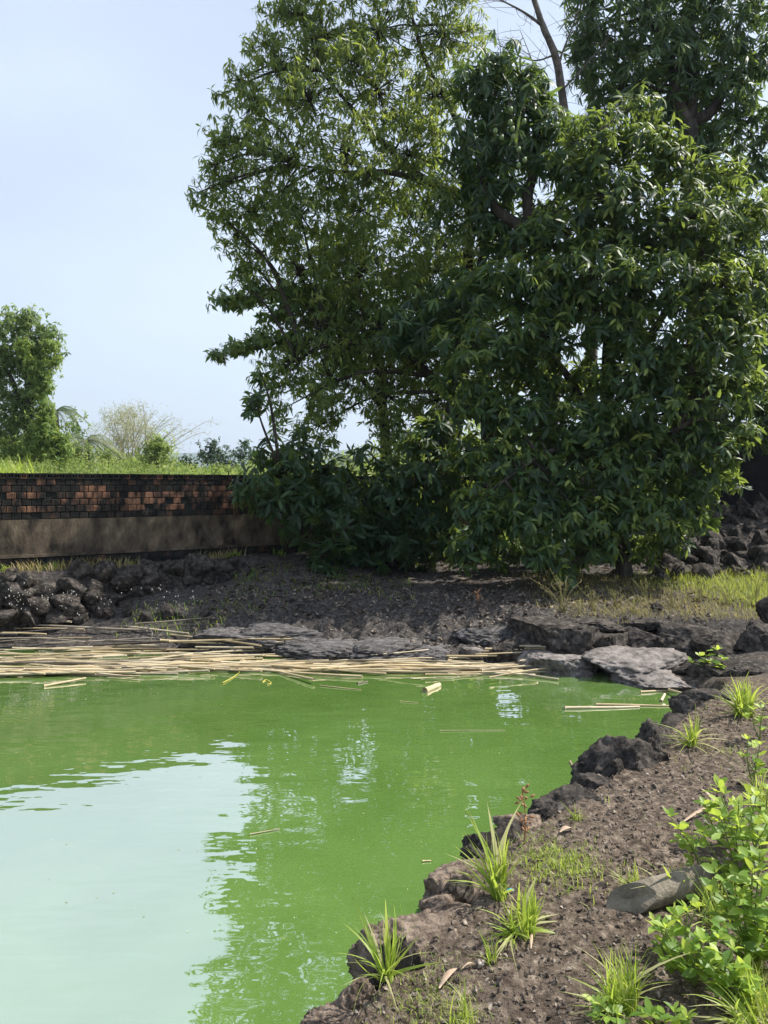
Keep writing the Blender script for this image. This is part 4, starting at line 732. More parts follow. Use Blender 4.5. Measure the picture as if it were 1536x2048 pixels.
# leaf litter
m_lit = leafmat('fallen_leaf', [(0, (.018, .014, .011)), (.4, (.06, .045, .033)), (.75, (.14, .11, .085)), (1, (.34, .31, .27))], (.15, .1, .05), .1, .6, .3)
def litter(name, label, x, y, s0, s1, dz=.012, tone=(.4, .24)):
    n_ = len(x); p = on_ground(x, y, dz); az = rg.random(n_) * 6.283; d = unit(np.stack((np.cos(az), np.sin(az), rg.normal(size=n_) * .25), 1)); u = unit(rg.normal(size=(n_, 3)) * .45 + (0, 0, 1))
    V, T, tn = scatter(leaf4(1, .36, .2, .22), p, frames(d, u), rg.uniform(s0, s1, n_), np.clip(rg.normal(*tone, n_), 0, 1)); tag(obj(name, mesh(name, V, T, m_lit, True, tn)), label, kind='stuff')
x, y = area(7000, (-2.4, 7.0), (9.7, 14.6), lambda x, y: (wdist(x, y) > .15) & (sdist(x, y) > .7) & (rg.random(len(x)) < .35 + 1.2 * (fbm(x, y, 70) + .2)))
litter('leaf_litter', 'brown fallen leaves scattered in the shade under the trees', x, y, .06, .17)
# white snail shells clinging to the stones
m_shell = M('white_shell', [(.3, (.3, .28, .26)), (.7, (.5, .48, .45))], scale=8, rough=.6)
sh = []
for i in range(120):
    px = rg.choice([30, 105, 145, 205, 330, 300, 60, 380]) + rg.normal() * 16; py = 1196 + 12 * math.sin(i % 8 * 2.1) + rg.normal() * 10; Yy = np.interp(px, [0, 430], [9.35, 10.2]); pp = P(px, py, Yy - .02 + .12 * rg.random()); V, T = ICO[1]; sh.append((V * np.array((.006, .006, .011)) * rg.uniform(.6, 1.3) + pp, T))
V, T = join(sh); tag(obj('shells', mesh('shells', V, T, m_shell), rw, world=True), kind='stuff')

# ------------------------------------------------------------------ crumbs and pebbles of the near bank
m_peb = M('soil_crumb', [(.32, (.022, .017, .014)), (.46, (.075, .06, .049)), (.58, (.2, .165, .135)), (.7, (.42, .36, .30))], scale=31, detail=5, rough=.95, pos=True)
V1 = np.array([(1, 0, 0), (-1, 0, 0), (0, 1, 0), (0, -1, 0), (0, 0, 1), (0, 0, -1)], float); T1 = np.array([(0, 2, 4), (2, 1, 4), (1, 3, 4), (3, 0, 4), (2, 0, 5), (1, 2, 5), (3, 1, 5), (0, 3, 5)])
def crumbs(name, label, x, y, s0, s1, sink=.2, pw_=3):
    n_ = len(x); s = s0 + (s1 - s0) * rg.random(n_) ** pw_; p = on_ground(x, y); p[:, 2] += s * .25
    q = rg.normal(size=(n_, 3, 3)); q, _ = np.linalg.qr(q); q = q * (rg.uniform(.45, 1.4, (n_, 1, 3)))
    V, T, tn = scatter((V1, T1), p, q, s, rg.random(n_)); V = V + (rg.random(V.shape) - .5) * np.repeat(s, len(V1))[:, None] * .9; tag(obj(name, mesh(name, V, T, m_peb, False)), label, kind='stuff')
x, y = area(42000, (-.3, 2.9), (2.2, 7.2), lambda x, y: (sdist(x, y) > .05) & (x < .6 * y) & (rg.random(len(x)) < (2.6 / y) ** 1.2))
crumbs('soil_crumbs', 'loose dark soil crumbs on the near bank', x, y, .002, .012, pw_=2.5)
x, y = area(3500, (-2.5, 4), (8.7, 11), lambda x, y: (sdist(x, y) > .1)); crumbs('shore_crumbs', 'small stones scattered on the far shore', x, y, .008, .04)

# ------------------------------------------------------------------ near-bank grass tufts, every blade a part
bl = []
for i in range(10):
    bend = (.1, .25, .4, .6, .8, .2, .5, .9, 1.1, .35)[i]; V, T = blade_tpl(7, .024 + .014 * (i % 3), bend); V = V.copy(); V[:, 1] -= 0; V[0::2, 1] += .004; tt = (.35, .5, .42, .6, .55, .7, .3, .62, .95, .48)[i]
    bl.append(mesh('blade', V, T, lf_gr, True, np.full(len(V), tt) + .2 * V[:, 2]))
def tuft(px, py, hpx, n_, label, lean=(0, 0), spread=.5, seed=0, wide=1., base_r=.03, dz=0, group='grass tufts of the near bank', name='grass_tuft', tall=2):
    g = ground_at(px, py); rg = np.random.default_rng(seed + 500); h = hpx * g[1] / F; root = empty(name, g + (0, 0, dz), label, 'grass', group)
    n_ = int(n_ * 2.2)
    for i in range(n_):
        o = bpy.data.objects.new('blade', bl[rg.integers(10)]); COL.objects.link(o); o.parent = root
        r = base_r * math.sqrt(rg.random()); az = rg.random() * 6.283; t = abs(rg.normal()) * spread
        hh = h * (rg.uniform(.45, .8) if i >= tall else 1.0); t = t if i >= tall else t * .25
        d = Vector((math.sin(az) * t + lean[0], math.cos(az) * t + lean[1], 1)).normalized()
        q = d.to_track_quat('Z', 'Y').to_matrix().to_4x4() @ Matrix.Rotation(rg.random() * .8 - .4 + (-az if rg.random() < .8 else rg.random() * 6), 4, 'Z')
        sx = hh * wide * rg.uniform(.7, 1.25); o.matrix_basis = Matrix.Translation((r * math.cos(az), r * math.sin(az), -.01)) @ q @ Matrix.Diagonal((sx, hh, hh, 1))
    return root
TUFTS = [
 (775, 1990, 190, 22, 'lone grass tuft with one tall blade at the water edge, lower left of the bank', (-.12, 0), .55, .9, .02, 2), (1000, 1795, 200, 30, 'tallest grass tuft leaning over the dark rocks by the water', (-.08, .0), .38, .9, .03, 6),
 (1045, 1865, 120, 75, 'dense bushy grass clump in the middle of the near bank', (0, 0), .85, 1.5, .05, 6), (985, 1925, 85, 14, 'thin wiry grass tuft beside the snail shell', (-.15, 0), .6, .7, .02, 3),
 (1245, 2015, 165, 60, 'large fresh grass tuft at the bottom of the picture', (-.03, 0), .6, 1.0, .05, 4), (1362, 1805, 120, 20, 'grass tuft growing in front of the concrete post', (-.08, 0), .3, 1.5, .025, 4),
 (1488, 1430, 105, 80, 'bright dense grass clump at the right edge by the pond corner', (0, 0), .55, 1.1, .07, 6), (1385, 1492, 92, 34, 'narrow upright grass tuft on the black rocks at the corner', (-.05, 0), .42, 1.0, .03, 5),
 (1155, 1640, 55, 14, 'small thin grass tuft behind the rounded dark rock', (-.1, 0), .55, .8, .02, 3), (890, 1822, 50, 24, 'low splayed grass tuft on top of the low dark brown rock', (-.1, 0), .9, 1.0, .03, 3),
 (925, 2050, 85, 34, 'short grass clump cut by the bottom edge left of the large tuft', (0, 0), .6, 1.0, .05, 4), (1510, 2040, 150, 70, 'broad grass clump in the lower right corner', (-.15, 0), .7, 1.0, .08, 4),
 (1262, 1768, 60, 26, 'pale thin grass behind the end of the concrete post', (-.1, 0), .7, .9, .04, 3), (1525, 1610, 120, 18, 'thin pale grass stalks at the right edge above the weeds', (-.15, 0), .4, .7, .03, 4),
 (1440, 1840, 130, 40, 'tangle of grass between the leafy weeds', (-.1, 0), .5, .9, .08, 4), (1510, 1960, 120, 34, 'grass sprouting beneath the weeds at the right edge', (-.2, 0), .6, .9, .06, 4)]
for i, (px, py, hp, n_, lb, le, sp, wd_, br, tl) in enumerate(TUFTS): tuft(px, py, hp, n_, lb, le, sp, i, wd_, br, dz=.06 if i in (0, 9) else 0, tall=tl)
# low mats of fine grass and moss
for nm, lb, cx, cy_, rx, ry, hh, nn in (('grass_mat', 'low mat of fine green grass behind the tallest tuft', 1115, 1735, .2, .17, .06, 700), ('moss_mat', 'yellowish mossy mat near the bottom of the bank', 850, 2005, .17, .2, .035, 700), ('moss_strip', 'pale strip of low weeds along the rocks by the dry weed', 1080, 1690, .16, .22, .03, 350), ('moss_patch', 'small bright moss patch right of the black rocks', 1440, 1500, .2, .12, .025, 260)):
    g = ground_at(cx, cy_); x = g[0] + rg.normal(size=nn) * rx * .5; y = g[1] + rg.normal(size=nn) * ry * .6; k = sdist(x, y) > .04
    put([blades(on_ground(x[k], y[k]), hh * .4, hh, rg, .07, .8, (.6, .22), spread=1.2)], nm, lf_gr, lb)
# ------------------------------------------------------------------ leafy weeds
lf_w = leafmat('weed_leaf', [(0, (.05, .12, .03)), (.4, (.13, .25, .045)), (.7, (.28, .42, .07)), (1, (.45, .54, .12))], (.66, .78, .1), .5, .45, .4)
m_stem = M('green_stem', [(.3, (.10, .16, .03)), (.7, (.20, .24, .06))], scale=6, rough=.6)
def leaf_ob(W, L=1, droop=.12, fold=.1):
    """rounded obovate leaf"""
    V = []; T = []; ys = [0, .16, .38, .6, .82, 1]; ws = [.05, .42, .84, 1, .62, .03]
    for yy, ww in zip(ys, ws): zz = -droop * yy * yy; V += [(-W * ww / 2, yy, zz + fold * ww * W), (0, yy, zz), (W * ww / 2, yy, zz + fold * ww * W)]
    for i in range(5):
        b = 3 * i; T += [(b, b + 1, b + 4), (b, b + 4, b + 3), (b + 1, b + 2, b + 5), (b + 1, b + 5, b + 4)]
    return np.array(V), np.array(T)
wl = []
for i in range(10):
    V, T = leaf_ob(.46 + .07 * (i % 3), 1, .05 + .1 * (i % 4), .06 + .1 * (i % 2)); wl.append(mesh('leaf', V, T, lf_w, True, np.full(len(V), i / 10 + .05)))
def weed(px, py, stems, L, label, seed, nodes=6, tone=.6, name='leafy_weed', cat='weed', group='leafy weeds of the near bank', dz=0):
    """stems: tips in photo pixels relative to the foot, with a depth offset in metres"""
    g = ground_at(px, py); rg = np.random.default_rng(seed + 900); s = g[1] / F; root = empty(name, g + (0, 0, dz), label, cat, group)
    for dx, dy, dd in stems:
        tip = np.array((dx * s, dd, -dy * s)); c2 = curve([(0, 0, -.01), tip * .5 + np.array((rg.normal() * .01, rg.normal() * .01, .0)) - np.array((dx * s * .12, 0, 0)), tip], 8); V, Q = tube(c2, np.linspace(.0045, .002, len(c2)), 6); stem = obj('stem', mesh('stem', V, qtri(Q), m_stem), root)
        for k in range(nodes):
            u = (.3 + .7 * k / (nodes - 1)); p = c2[int(u * (len(c2) - 1))]; nl = 4 if k == nodes - 1 else 3; az0 = rg.random() * 6.28
            pet = np.array((math.cos(az0), math.sin(az0), .5)) * L * (.5 if k < nodes - 1 else .05)
            if k < nodes - 1:
                V, Q = tube([p, p + pet], [.0015, .001], 4); obj('petiole', mesh('petiole', V, qtri(Q), m_stem), stem)
            for j in range(nl):
                az = az0 + (j - (nl - 1) / 2) * (1.1 if k < nodes - 1 else 1.57); el = rg.uniform(.05, .8) if k < nodes - 1 else rg.uniform(.5, 1.1); d = np.array((math.cos(az) * math.cos(el), math.sin(az) * math.cos(el), math.sin(el)))
                rot = frames(d[None], unit(np.array((0, 0, 1.)) + rg.normal(size=3) * .35)[None])[0]; ti = int(np.clip(10 * (tone - .12 + .5 * (u - .7) + rg.normal() * .2), 0, 9))
                o = bpy.data.objects.new('leaf', wl[ti]); COL.objects.link(o); o.parent = stem; Mx = Matrix(rot.tolist()).to_4x4() @ Matrix.Scale(L * rg.uniform(.5, 1.0) * (1 if k < nodes - 1 else .85), 4); Mx.translation = Vector(p + pet); o.matrix_basis = Mx
    return root
weed(1385, 1968, [(-55, -110, 0), (-15, -150, -.02), (20, -135, .05), (50, -90, 0), (-20, -80, -.06), (65, -150, .1), (-45, -60, 0), (30, -60, -.05), (0, -110, -.08)], .062, 'bushy light green weed in front of the concrete post', 1, 6)
weed(1412, 1770, [(-70, -135, 0), (-40, -100, .03)], .068, 'slender leafy weed leaning left above the concrete post', 2, 6, .7)
weed(1480, 1800, [(-40, -170, 0), (10, -190, .05), (40, -130, 0), (-10, -110, -.1), (60, -200, .1), (-30, -60, -.1), (35, -60, -.15), (-70, -130, .05), (-20, -215, .12), (45, -170, -.05), (0, -150, 0)], .07, 'tall light green weed behind the post with leaves in bright sun', 3, 7, .68)
weed(1505, 1935, [(-20, -150, 0), (20, -170, 0), (45, -110, -.05), (-45, -110, .05), (10, -80, -.1), (30, -220, .05), (-50, -170, .1), (0, -200, 0), (-25, -70, -.08), (40, -50, -.1)], .07, 'big leafy weed at the right edge in the lower corner', 4, 7, .55)
weed(1505, 1570, [(-10, -90, 0), (15, -80, 0), (-20, -55, 0)], .06, 'yellowish upright weed at the right edge below the corner clump', 5, 5, .75)
weed(1215, 2060, [(-15, -50, 0), (25, -30, 0)], .05, 'small round-leaved weed at the bottom edge by the large tuft', 6, 4, .7)
weed(1330, 2062, [(-30, -35, 0), (20, -40, 0), (50, -25, 0)], .055, 'low broad-leaved weed at the bottom edge', 7, 4, .65)
weed(1425, 1352, [(-30, -30, 0), (10, -42, 0), (-45, -15, 0), (25, -20, 0)], .09, 'creeping light green weed on the rocks of the pond corner', 8, 4, .7, dz=.06)
weed(1440, 1690, [(-30, -80, 0), (10, -100, 0), (40, -70, .05), (0, -60, -.05)], .065, 'light green weed just behind the tall sunlit weed', 9, 6, .72)
weed(1520, 1720, [(-20, -120, 0), (15, -140, 0), (-40, -90, 0), (5, -80, -.05)], .068, 'light green weed at the right edge halfway up the bank', 10, 6, .7)
weed(1330, 1905, [(-20, -60, 0), (15, -75, 0), (0, -45, -.03)], .05, 'small weed left of the bushy light green weed', 11, 5, .7)
weed(1455, 2010, [(-35, -80, 0), (10, -110, 0), (35, -70, 0), (-10, -50, -.04)], .062, 'leafy weed between the bushy weed and the lower right corner', 12, 6, .65)
weed(1520, 1480, [(-15, -60, 0), (10, -70, 0)], .06, 'small yellowish weed at the right edge behind the corner clump', 13, 5, .8)
x, y = area(2200, (.1, 3.6), (2.3, 6.4), lambda x, y: (sdist(x, y) > .12) & (rg.random(len(x)) < np.clip(2.2 * (fbm(x * 2.4, y * 2.4, 90, 3) - .02) + .5 * sst(.28, .5, x / y), 0, 1)))
put([blades(on_ground(x, y), .015, .07, rg, .05, .9, (.68, .25), spread=1.3)], 'sparse_grass', lf_gr, 'sparse short grass sprouting over the near bank')
x, y = area(260, (0, 3.4), (2.4, 6.6), lambda x, y: sdist(x, y) > .1); litter('bank_litter', 'scraps of dry leaf and straw on the near bank', x, y, .012, .05, .008, (.72, .25))
# seeding dry weed, reddish
m_red = M('reddish_dry_stem', [(.3, (.22, .10, .05)), (.7, (.38, .22, .11))], scale=8, rough=.8); g = ground_at(1048, 1690); s_ = g[1] / F; rwd = empty('dry_weed', g, 'reddish dry seeding weed standing at the water edge', 'weed'); rg2 = np.random.default_rng(77)
c2 = curve([(0, 0, 0), (.008, 0, 50 * s_), (-.01, 0, 112 * s_)], 8); V, Q = tube(c2, np.linspace(.004, .002, len(c2)), 5); obj('stem', mesh('stem', V, qtri(Q), m_red), rwd); V1_, T1_ = ICO[1]; sm = mesh('seed_head', V1_ * np.array((.006, .006, .014)), T1_, m_red)
for k in range(26):
    p = c2[int((.25 + .75 * rg2.random()) * (len(c2) - 1))]; d = unit(rg2.normal(size=3) * np.array((1, 1, .5)) + np.array((0, 0, .4))); L_ = rg2.uniform(.015, .05); V, Q = tube([p, p + d * L_], [.0016, .001], 4); obj('side_stem', mesh('side_stem', V, qtri(Q), m_red), rwd)
    o = obj('seed_head', sm, rwd); o.location = p + d * L_; o.rotation_euler = Vector(d).to_track_quat('Z', 'Y').to_euler()
# tall seeding grasses of the far ledge
m_sg = leafmat('seed_grass', [(0, (.2, .22, .07)), (1, (.42, .36, .18))], (.4, .38, .12), .35, .7, .2)
for i, (px, py, hp) in enumerate(((1125, 1225, 85), (1185, 1222, 50), (1232, 1215, 42), (1345, 1215, 60), (1290, 1205, 55), (1455, 1210, 60), (1510, 1205, 70), (1400, 1200, 45), (1160, 1232, 35), (1265, 1228, 34))):
    g = ground_at(px, py); rg2 = np.random.default_rng(800 + i); h = hp * g[1] / F
    labs = ['tallest feathery grass plant at the left end of the dry ledge', 'thin seeding grass right of the tallest feathery one', 'short straw-coloured grass plant in the left half of the dry ledge', 'upright seeding grass behind the small black stone', 'thin grass stalk left of the small black stone', 'bushy seeding grass before the shaded rubble', 'arching seeding grass at the right end of the ledge', 'straw-coloured grass plant right of the small black stone', 'short dry grass plant at the front of the ledge', 'low dry grass plant above the broad rounded rock']
    root = empty('seeding_grass', g, labs[i], 'grass', 'seeding grasses of the far ledge')
    for k in range(7 if i else 14):
        tip = np.array((rg2.normal() * .14 * h * 2, rg2.normal() * .1, h * rg2.uniform(.55, 1))); c2 = curve([(rg2.normal() * .02, rg2.normal() * .02, 0), tip * np.array((.35, .35, .6)), tip], 5); parts = [tube(c2, np.linspace(.004, .0018, len(c2)), 4)]
        V, T = join(parts); n0 = len(V); e = []
        for j in range(9):
            p = c2[-1 - j // 2 if j // 2 < 5 else -5]; d = unit(rg2.normal(size=3) + np.array((0, 0, .8))); sd2 = unit(np.cross(d, rg2.normal(size=3))); L_ = rg2.uniform(.03, .07); e.append((np.array([p - sd2 * .003, p + sd2 * .003, p + d * L_]), np.array([[0, 1, 2]])))
        V, T = join([(V, T)] + e); obj('stalk', mesh('stalk', V, T, m_sg, True, np.full(len(V), rg2.random())), root)
# ------------------------------------------------------------------ concrete post stump
m_conc = M('weathered_concrete', [(.3, (.07, .06, .048)), (.5, (.19, .165, .13)), (.75, (.32, .28, .225))], scale=14, detail=9, rough=.95, bump=.9, bscale=60, bdist=.012)
pA = ground_at(1262, 1822); pB = ground_at(1420, 1785); ax = unit(np.append((pB - pA)[:2], .03)); rad = .054; Lp = .42
V = []; ns, nl = 28, 14
for i in range(nl):
    for j in range(ns):
        a = j / ns * 6.2832; u = i / (nl - 1); cut = (.075 * math.cos(a - 2.6) + .02 * mnoise.noise((a, 1, 2))) * (1 - u) ** 3; rr = rad * (1 + .03 * mnoise.noise((math.cos(a) * 2, math.sin(a) * 2, u * 4))); V.append((u * Lp + cut, rr * math.cos(a), rr * math.sin(a)))
Q = [(i * ns + j, i * ns + (j + 1) % ns, (i + 1) * ns + (j + 1) % ns, (i + 1) * ns + j) for i in range(nl - 1) for j in range(ns)]
V += [(np.mean([V[j][0] for j in range(ns)]) + .012, 0, 0), (Lp, 0, 0)]; Q += [((j + 1) % ns, j, nl * ns, nl * ns) for j in range(ns)] + [((nl - 1) * ns + j, (nl - 1) * ns + (j + 1) % ns, nl * ns + 1, nl * ns + 1) for j in range(ns)]
pm = mesh('concrete_post', V, qtri(np.array(Q)), m_conc)
for f_ in pm.polygons:
    if nl * ns in f_.vertices[:] or nl * ns + 1 in f_.vertices[:]: f_.use_smooth = False
o = obj('concrete_post', pm); o.location = pA + np.array((0, 0, rad * .8)); o.rotation_euler = (.0, -.05, math.atan2(ax[1], ax[0])); tag(o, 'broken round grey concrete post lying among the weeds', 'post')
# small things lying on the bank
V, T = ICO[3]; a_ = np.arctan2(V[:, 1], V[:, 0]); sv = V * np.array((.016, .014, .014)) * (1 + .12 * np.cos(a_ + V[:, 2] * 4))[:, None]; g = ground_at(958, 1935)
m_snail = M('banded_shell', [(.4, (.09, .07, .06)), (.5, (.3, .25, .21)), (.65, (.45, .4, .35))], scale=90, detail=2, rough=.65, spec=.3, stretch=(1, .25, .25)); body = empty('snail_shell', g + (0, 0, .012), 'small banded snail shell lying on the soil by the big slab', 'shell'); obj('whorl', mesh('whorl', sv, T, m_snail), body); o = obj('spire', mesh('spire', sv * .55, T, m_snail), body); o.location = (.012, .0, .006)
g = ground_at(958 + 22, 1912); o = obj('pebble', rock_mesh((.016, .014, .012), 771, 3, D)); o.location = g + (0, 0, .01); tag(o, 'dark round pebble beside the banded snail shell', 'pebble')
m_husk = M('dry_husk', [(.3, (.34, .24, .17)), (.7, (.52, .40, .30))], scale=12, rough=.8, bump=.3, bscale=60)
def husk(px0, py0, px1, py1, wid, label, name='dry_leaf', curl=.3, cat='leaf'):
    a, b = ground_at(px0, py0), ground_at(px1, py1); n_ = 9; V = []; d = unit(b - a); s_ = unit(np.cross(d, (0, 0, 1)))
    for i in range(n_):
        u = i / (n_ - 1); c = a + (b - a) * u + np.array((0, 0, .012 + .012 * math.sin(u * 3))); ww = wid * math.sin(math.pi * (.08 + .88 * u)) / 2
        for k in (-1, 0, 1): V.append(c + s_ * k * ww + np.array((0, 0, abs(k) * ww * curl)))
        for k in (1, 0, -1): V.append(c + s_ * k * ww + np.array((0, 0, abs(k) * ww * curl - .0022)))
    Q = [(i * 6 + j, i * 6 + (j + 1) % 6, i * 6 + 6 + (j + 1) % 6, i * 6 + 6 + j) for i in range(n_ - 1) for j in range(6)]; Q += [(0, 1, 4, 5), (1, 2, 3, 4), (n_ * 6 - 1, n_ * 6 - 2, n_ * 6 - 5, n_ * 6 - 6), (n_ * 6 - 2, n_ * 6 - 3, n_ * 6 - 4, n_ * 6 - 5)]
    V = np.array(V); c0 = V.mean(0); o = obj(name, mesh(name, V - c0, Q, m_husk)); o.location = c0; return tag(o, label, cat)
husk(878, 1985, 914, 1945, .022, 'pale pinkish dry leaf on the soil near the big slab'); husk(925, 1945, 952, 1938, .008, 'thin pale straw beside the dry leaf', 'straw', cat='straw')
husk(1062, 1905, 1064, 1875, .01, 'pale dry blade hanging from the dense grass clump'); husk(1145, 1662, 1120, 1670, .03, 'pale flat chip beside the small thin tuft', 'wood_chip', cat='chip')
husk(1365, 1650, 1432, 1615, .02, 'pale curved dry palm strip behind the weeds, near half', 'dry_strip', cat='strip'); husk(1432, 1612, 1400, 1582, .014, 'dark end of the curved dry strip behind the weeds', 'dry_strip', cat='strip')
m_blue = M('blue_plastic', [(.3, (.05, .25, .32)), (.7, (.12, .4, .45))], scale=9, rough=.4); g = ground_at(1020, 1788)
V = [(-.014, -.004, .006), (.0, -.006, .011), (.015, -.003, .005), (.016, .004, .008), (.001, .006, .013), (-.013, .005, .007)]; o = obj('plastic_scrap', mesh('plastic_scrap', V + [(a, b, c - .003) for a, b, c in V], [(0, 1, 4, 5), (1, 2, 3, 4), (11, 10, 7, 6), (10, 9, 8, 7), (0, 6, 7, 1), (1, 7, 8, 2), (2, 8, 9, 3), (3, 9, 10, 4), (4, 10, 11, 5), (5, 11, 6, 0)], m_blue, False)); o.location = g + (0, 0, .006); tag(o, 'tiny scrap of blue plastic under the tallest grass tuft', 'scrap')
# ------------------------------------------------------------------ floating stalks
m_stk = [M('straw_stalk', [(.25, (.10, .08, .05)), (.42, (.40, .315, .18)), (.7, (.62, .51, .32))], scale=3, detail=5, rough=.6, spec=.35, stretch=(.5, 6, 6), tone=.3), M('pale_stalk', [(.25, (.14, .115, .08)), (.42, (.46, .39, .26)), (.7, (.64, .55, .39))], scale=3, detail=5, rough=.6, spec=.35, stretch=(.5, 6, 6), tone=.3), M('grey_stalk', [(.25, (.05, .042, .034)), (.45, (.18, .155, .12)), (.7, (.34, .29, .225))], scale=3, detail=5, rough=.7, spec=.3, stretch=(.5, 6, 6), tone=.35)]
m_hole = M('stalk_hollow', [(.3, (.02, .015, .01)), (.7, (.05, .04, .03))], scale=5)
def stalk_mesh(L, r, mat, seed, bow=.014):
    """hollow jointed stalk along X with open dark ends"""
    rg = np.random.default_rng(seed); xs = []; rr = []; x = 0; node = rg.uniform(.2, .34)
    u = 0
    while u < L:
        e = min(L, u + node); xs += [u, u + .012, e - .012]; rr += [1.14, .97, .95]; u = e
    xs.append(L); rr.append(1.0); xs = np.array(xs); rr = np.array(rr) * r * np.linspace(1.05, .78, len(xs)); n_ = 8
    o_ = np.argsort(xs); xs = xs[o_]; rr = rr[o_]; ph = rg.random() * 6
    pts = np.stack((xs - L / 2, bow * L * np.sin(xs / L * 3.1 + ph), bow * .3 * L * np.cos(xs / L * 3.1)), 1); V, Q = tube(pts, rr, n_, cap=False); m0 = len(V)
    V2 = []; Q2 = []
    for end, xx, R_ in ((0, pts[0], rr[0]), (len(xs) - 1, pts[-1], rr[-1])):
        sgn = 1 if end == 0 else -1; b = m0 + len(V2); a = np.arange(n_) / n_ * 6.2832
        ring = V[end * n_:(end + 1) * n_]; inner = xx + (ring - xx) * .68; deep = inner + np.array((sgn * .02, 0, 0)); V2 += list(inner) + list(deep) + [xx + np.array((sgn * .02, 0, 0))]
        for j in range(n_):
            k = (j + 1) % n_; Q2 += [(end * n_ + j, end * n_ + k, b + k, b + j), (b + j, b + k, b + n_ + k, b + n_ + j), (b + n_ + j, b + n_ + k, b + 2 * n_, b + 2 * n_)]
    m = mesh('stalk', np.vstack((V, np.array(V2))), qtri(np.vstack((Q, np.array(Q2)))), mat); m.materials.append(m_hole); return m
SM = [[stalk_mesh(L_, r_, m_stk[c], 60 + i * 3 + c, (.01, .02, .014, .03, .008, .022)[i]) for i, (L_, r_) in enumerate(((1.0, .011), (1.5, .013), (2.0, .014), (1.3, .009), (.7, .012), (2.4, .012)))] for c in range(3)]
rg = np.random.default_rng(91); nst = 0
for i in range(275):
    if i < 140: px = rg.uniform(-60, 470); py = (1352 - 88 * rg.random() ** 1.9) if px < 380 else rg.uniform(1300, 1345)
    else: px = rg.uniform(300, 1190); py = np.clip(rg.normal(1338, 8), 1320, 1354)
    lo = np.interp(px, [-60, 0, 150, 220, 420, 640, 1130], [1362, 1362, 1354, 1346, 1340, 1344, 1356]); py = min(py, lo - 3 * rg.random())
    Yy = CAMZ * F / (py - HZ); x = (px - 768) / F * Yy; shade = py < 1300  # marks the raft's back rows, which draw more grey stalks
    c = rg.choice(3, p=[.2, .3, .5] if shade else [.62, .33, .05]); me = SM[c][rg.choice(6, p=[.2, .2, .14, .2, .2, .06])]
    z = max(0, float(H(np.array([x]), np.array([Yy]))[0]))
    if z > .2:
        continue
    z = .008 + rg.random() * .035 + (z + .05 if z > 0 else 0)
    L_ = me.vertices[0].co.x * -2; xr = x + L_ / 2
    if (xr / Yy * F + 768) > 1245: continue
    o = obj('dry_stalk', me); o.location = (x, Yy, z); o.rotation_euler = (rg.random() * 6.28, rg.normal() * .006, rg.normal() * .1 + (.0 if rg.random() < .8 else rg.normal() * .3) + (3.1416 if rg.random() < .5 else 0))
    look = ('straw-yellow', 'pale', 'grey')[c]; size = 'long' if L_ > 1.8 else 'short' if L_ < .9 else 'thin' if 1.25 < L_ < 1.35 else 'middling'
    zone = 'below the stone wall' if px < 180 else 'beside the lava shelf' if px < 430 else 'before the grey humps' if px < 760 else 'at its thin right end'
    row = 'at the back of' if py < 1300 else 'in the front of' if py > 1338 else 'inside'
    tag(o, f'{size} {look} stalk {row} the raft {zone}', 'stalk', f'{size} {look} stalks {row} the raft {zone}'); nst += 1
def loose(px0, py0, px1, py1, r_, label, c=0, z0=.006, z1=.006, cat='stalk', name='dry_stalk'):
    a = np.array((((px0 - 768) / F) * (CAMZ - z0) * F / (py0 - HZ), (CAMZ - z0) * F / (py0 - HZ), z0)); b = np.array((((px1 - 768) / F) * (CAMZ - z1) * F / (py1 - HZ), (CAMZ - z1) * F / (py1 - HZ), z1)); d = b - a; L_ = np.linalg.norm(d)
    o = obj(name, stalk_mesh(L_, r_, m_stk[c], int(px0))); o.location = (a + b) / 2; o.rotation_euler = Vector(d).to_track_quat('X', 'Z').to_euler(); return tag(o, label, cat)
loose(1130, 1417, 1278, 1413, .016, 'thick pale stalk floating by itself near the pond corner, front one of two', 1); loose(1192, 1409, 1360, 1413, .012, 'straw stalk floating just behind the thick pale one', 0)
loose(88, 1372, 172, 1356, .013, 'straw stalk sticking out of the raft at an angle, far left', 0, .006, .03); loose(850, 1382, 878, 1369, .03, 'short thick cut piece of hollow stalk floating in the open water', 0, .012, .012, 'stalk', 'stalk_piece')
loose(1340, 1380, 1420, 1402, .012, 'yellowish stalk slanting down to the black rock at the corner', 0, .03, .12); loose(1280, 1384, 1400, 1377, .012, 'stalk floating along the foot of the low smooth rock', 0); loose(1322, 1402, 1330, 1388, .014, 'short curved pale stalk piece standing in the shallow corner', 1, .01, .05, 'stalk', 'stalk_piece')
loose(1385, 1388, 1398, 1392, .022, 'short thick stalk stub on the rocks at the corner', 1, .1, .1, 'stalk', 'stalk_piece'); loose(640, 1371, 722, 1379, .005, 'thin straw drifting in front of the raft', 0); loose(715, 1367, 735, 1363, .01, 'short brown stalk bit in front of the raft', 2)
loose(800, 1402, 800 + 36, 1405, .003, 'hair-thin straw floating right of the middle', 0, cat='straw', name='straw'); loose(500, 1668, 560, 1658, .0035, 'thin pale straw floating on the sky reflection edge', 1, cat='straw', name='straw'); loose(845, 1722, 862, 1721, .004, 'tiny straw bit floating off the near bank', 0, cat='straw', name='straw')
loose(1140, 1523, 1146, 1532, .008, 'forked yellow twig floating near the peaked boulder', 0, name='twig', cat='twig'); loose(880, 1462, 1010, 1459, .0025, 'faint thin straw floating in the middle of the far water', 1, cat='straw', name='straw')
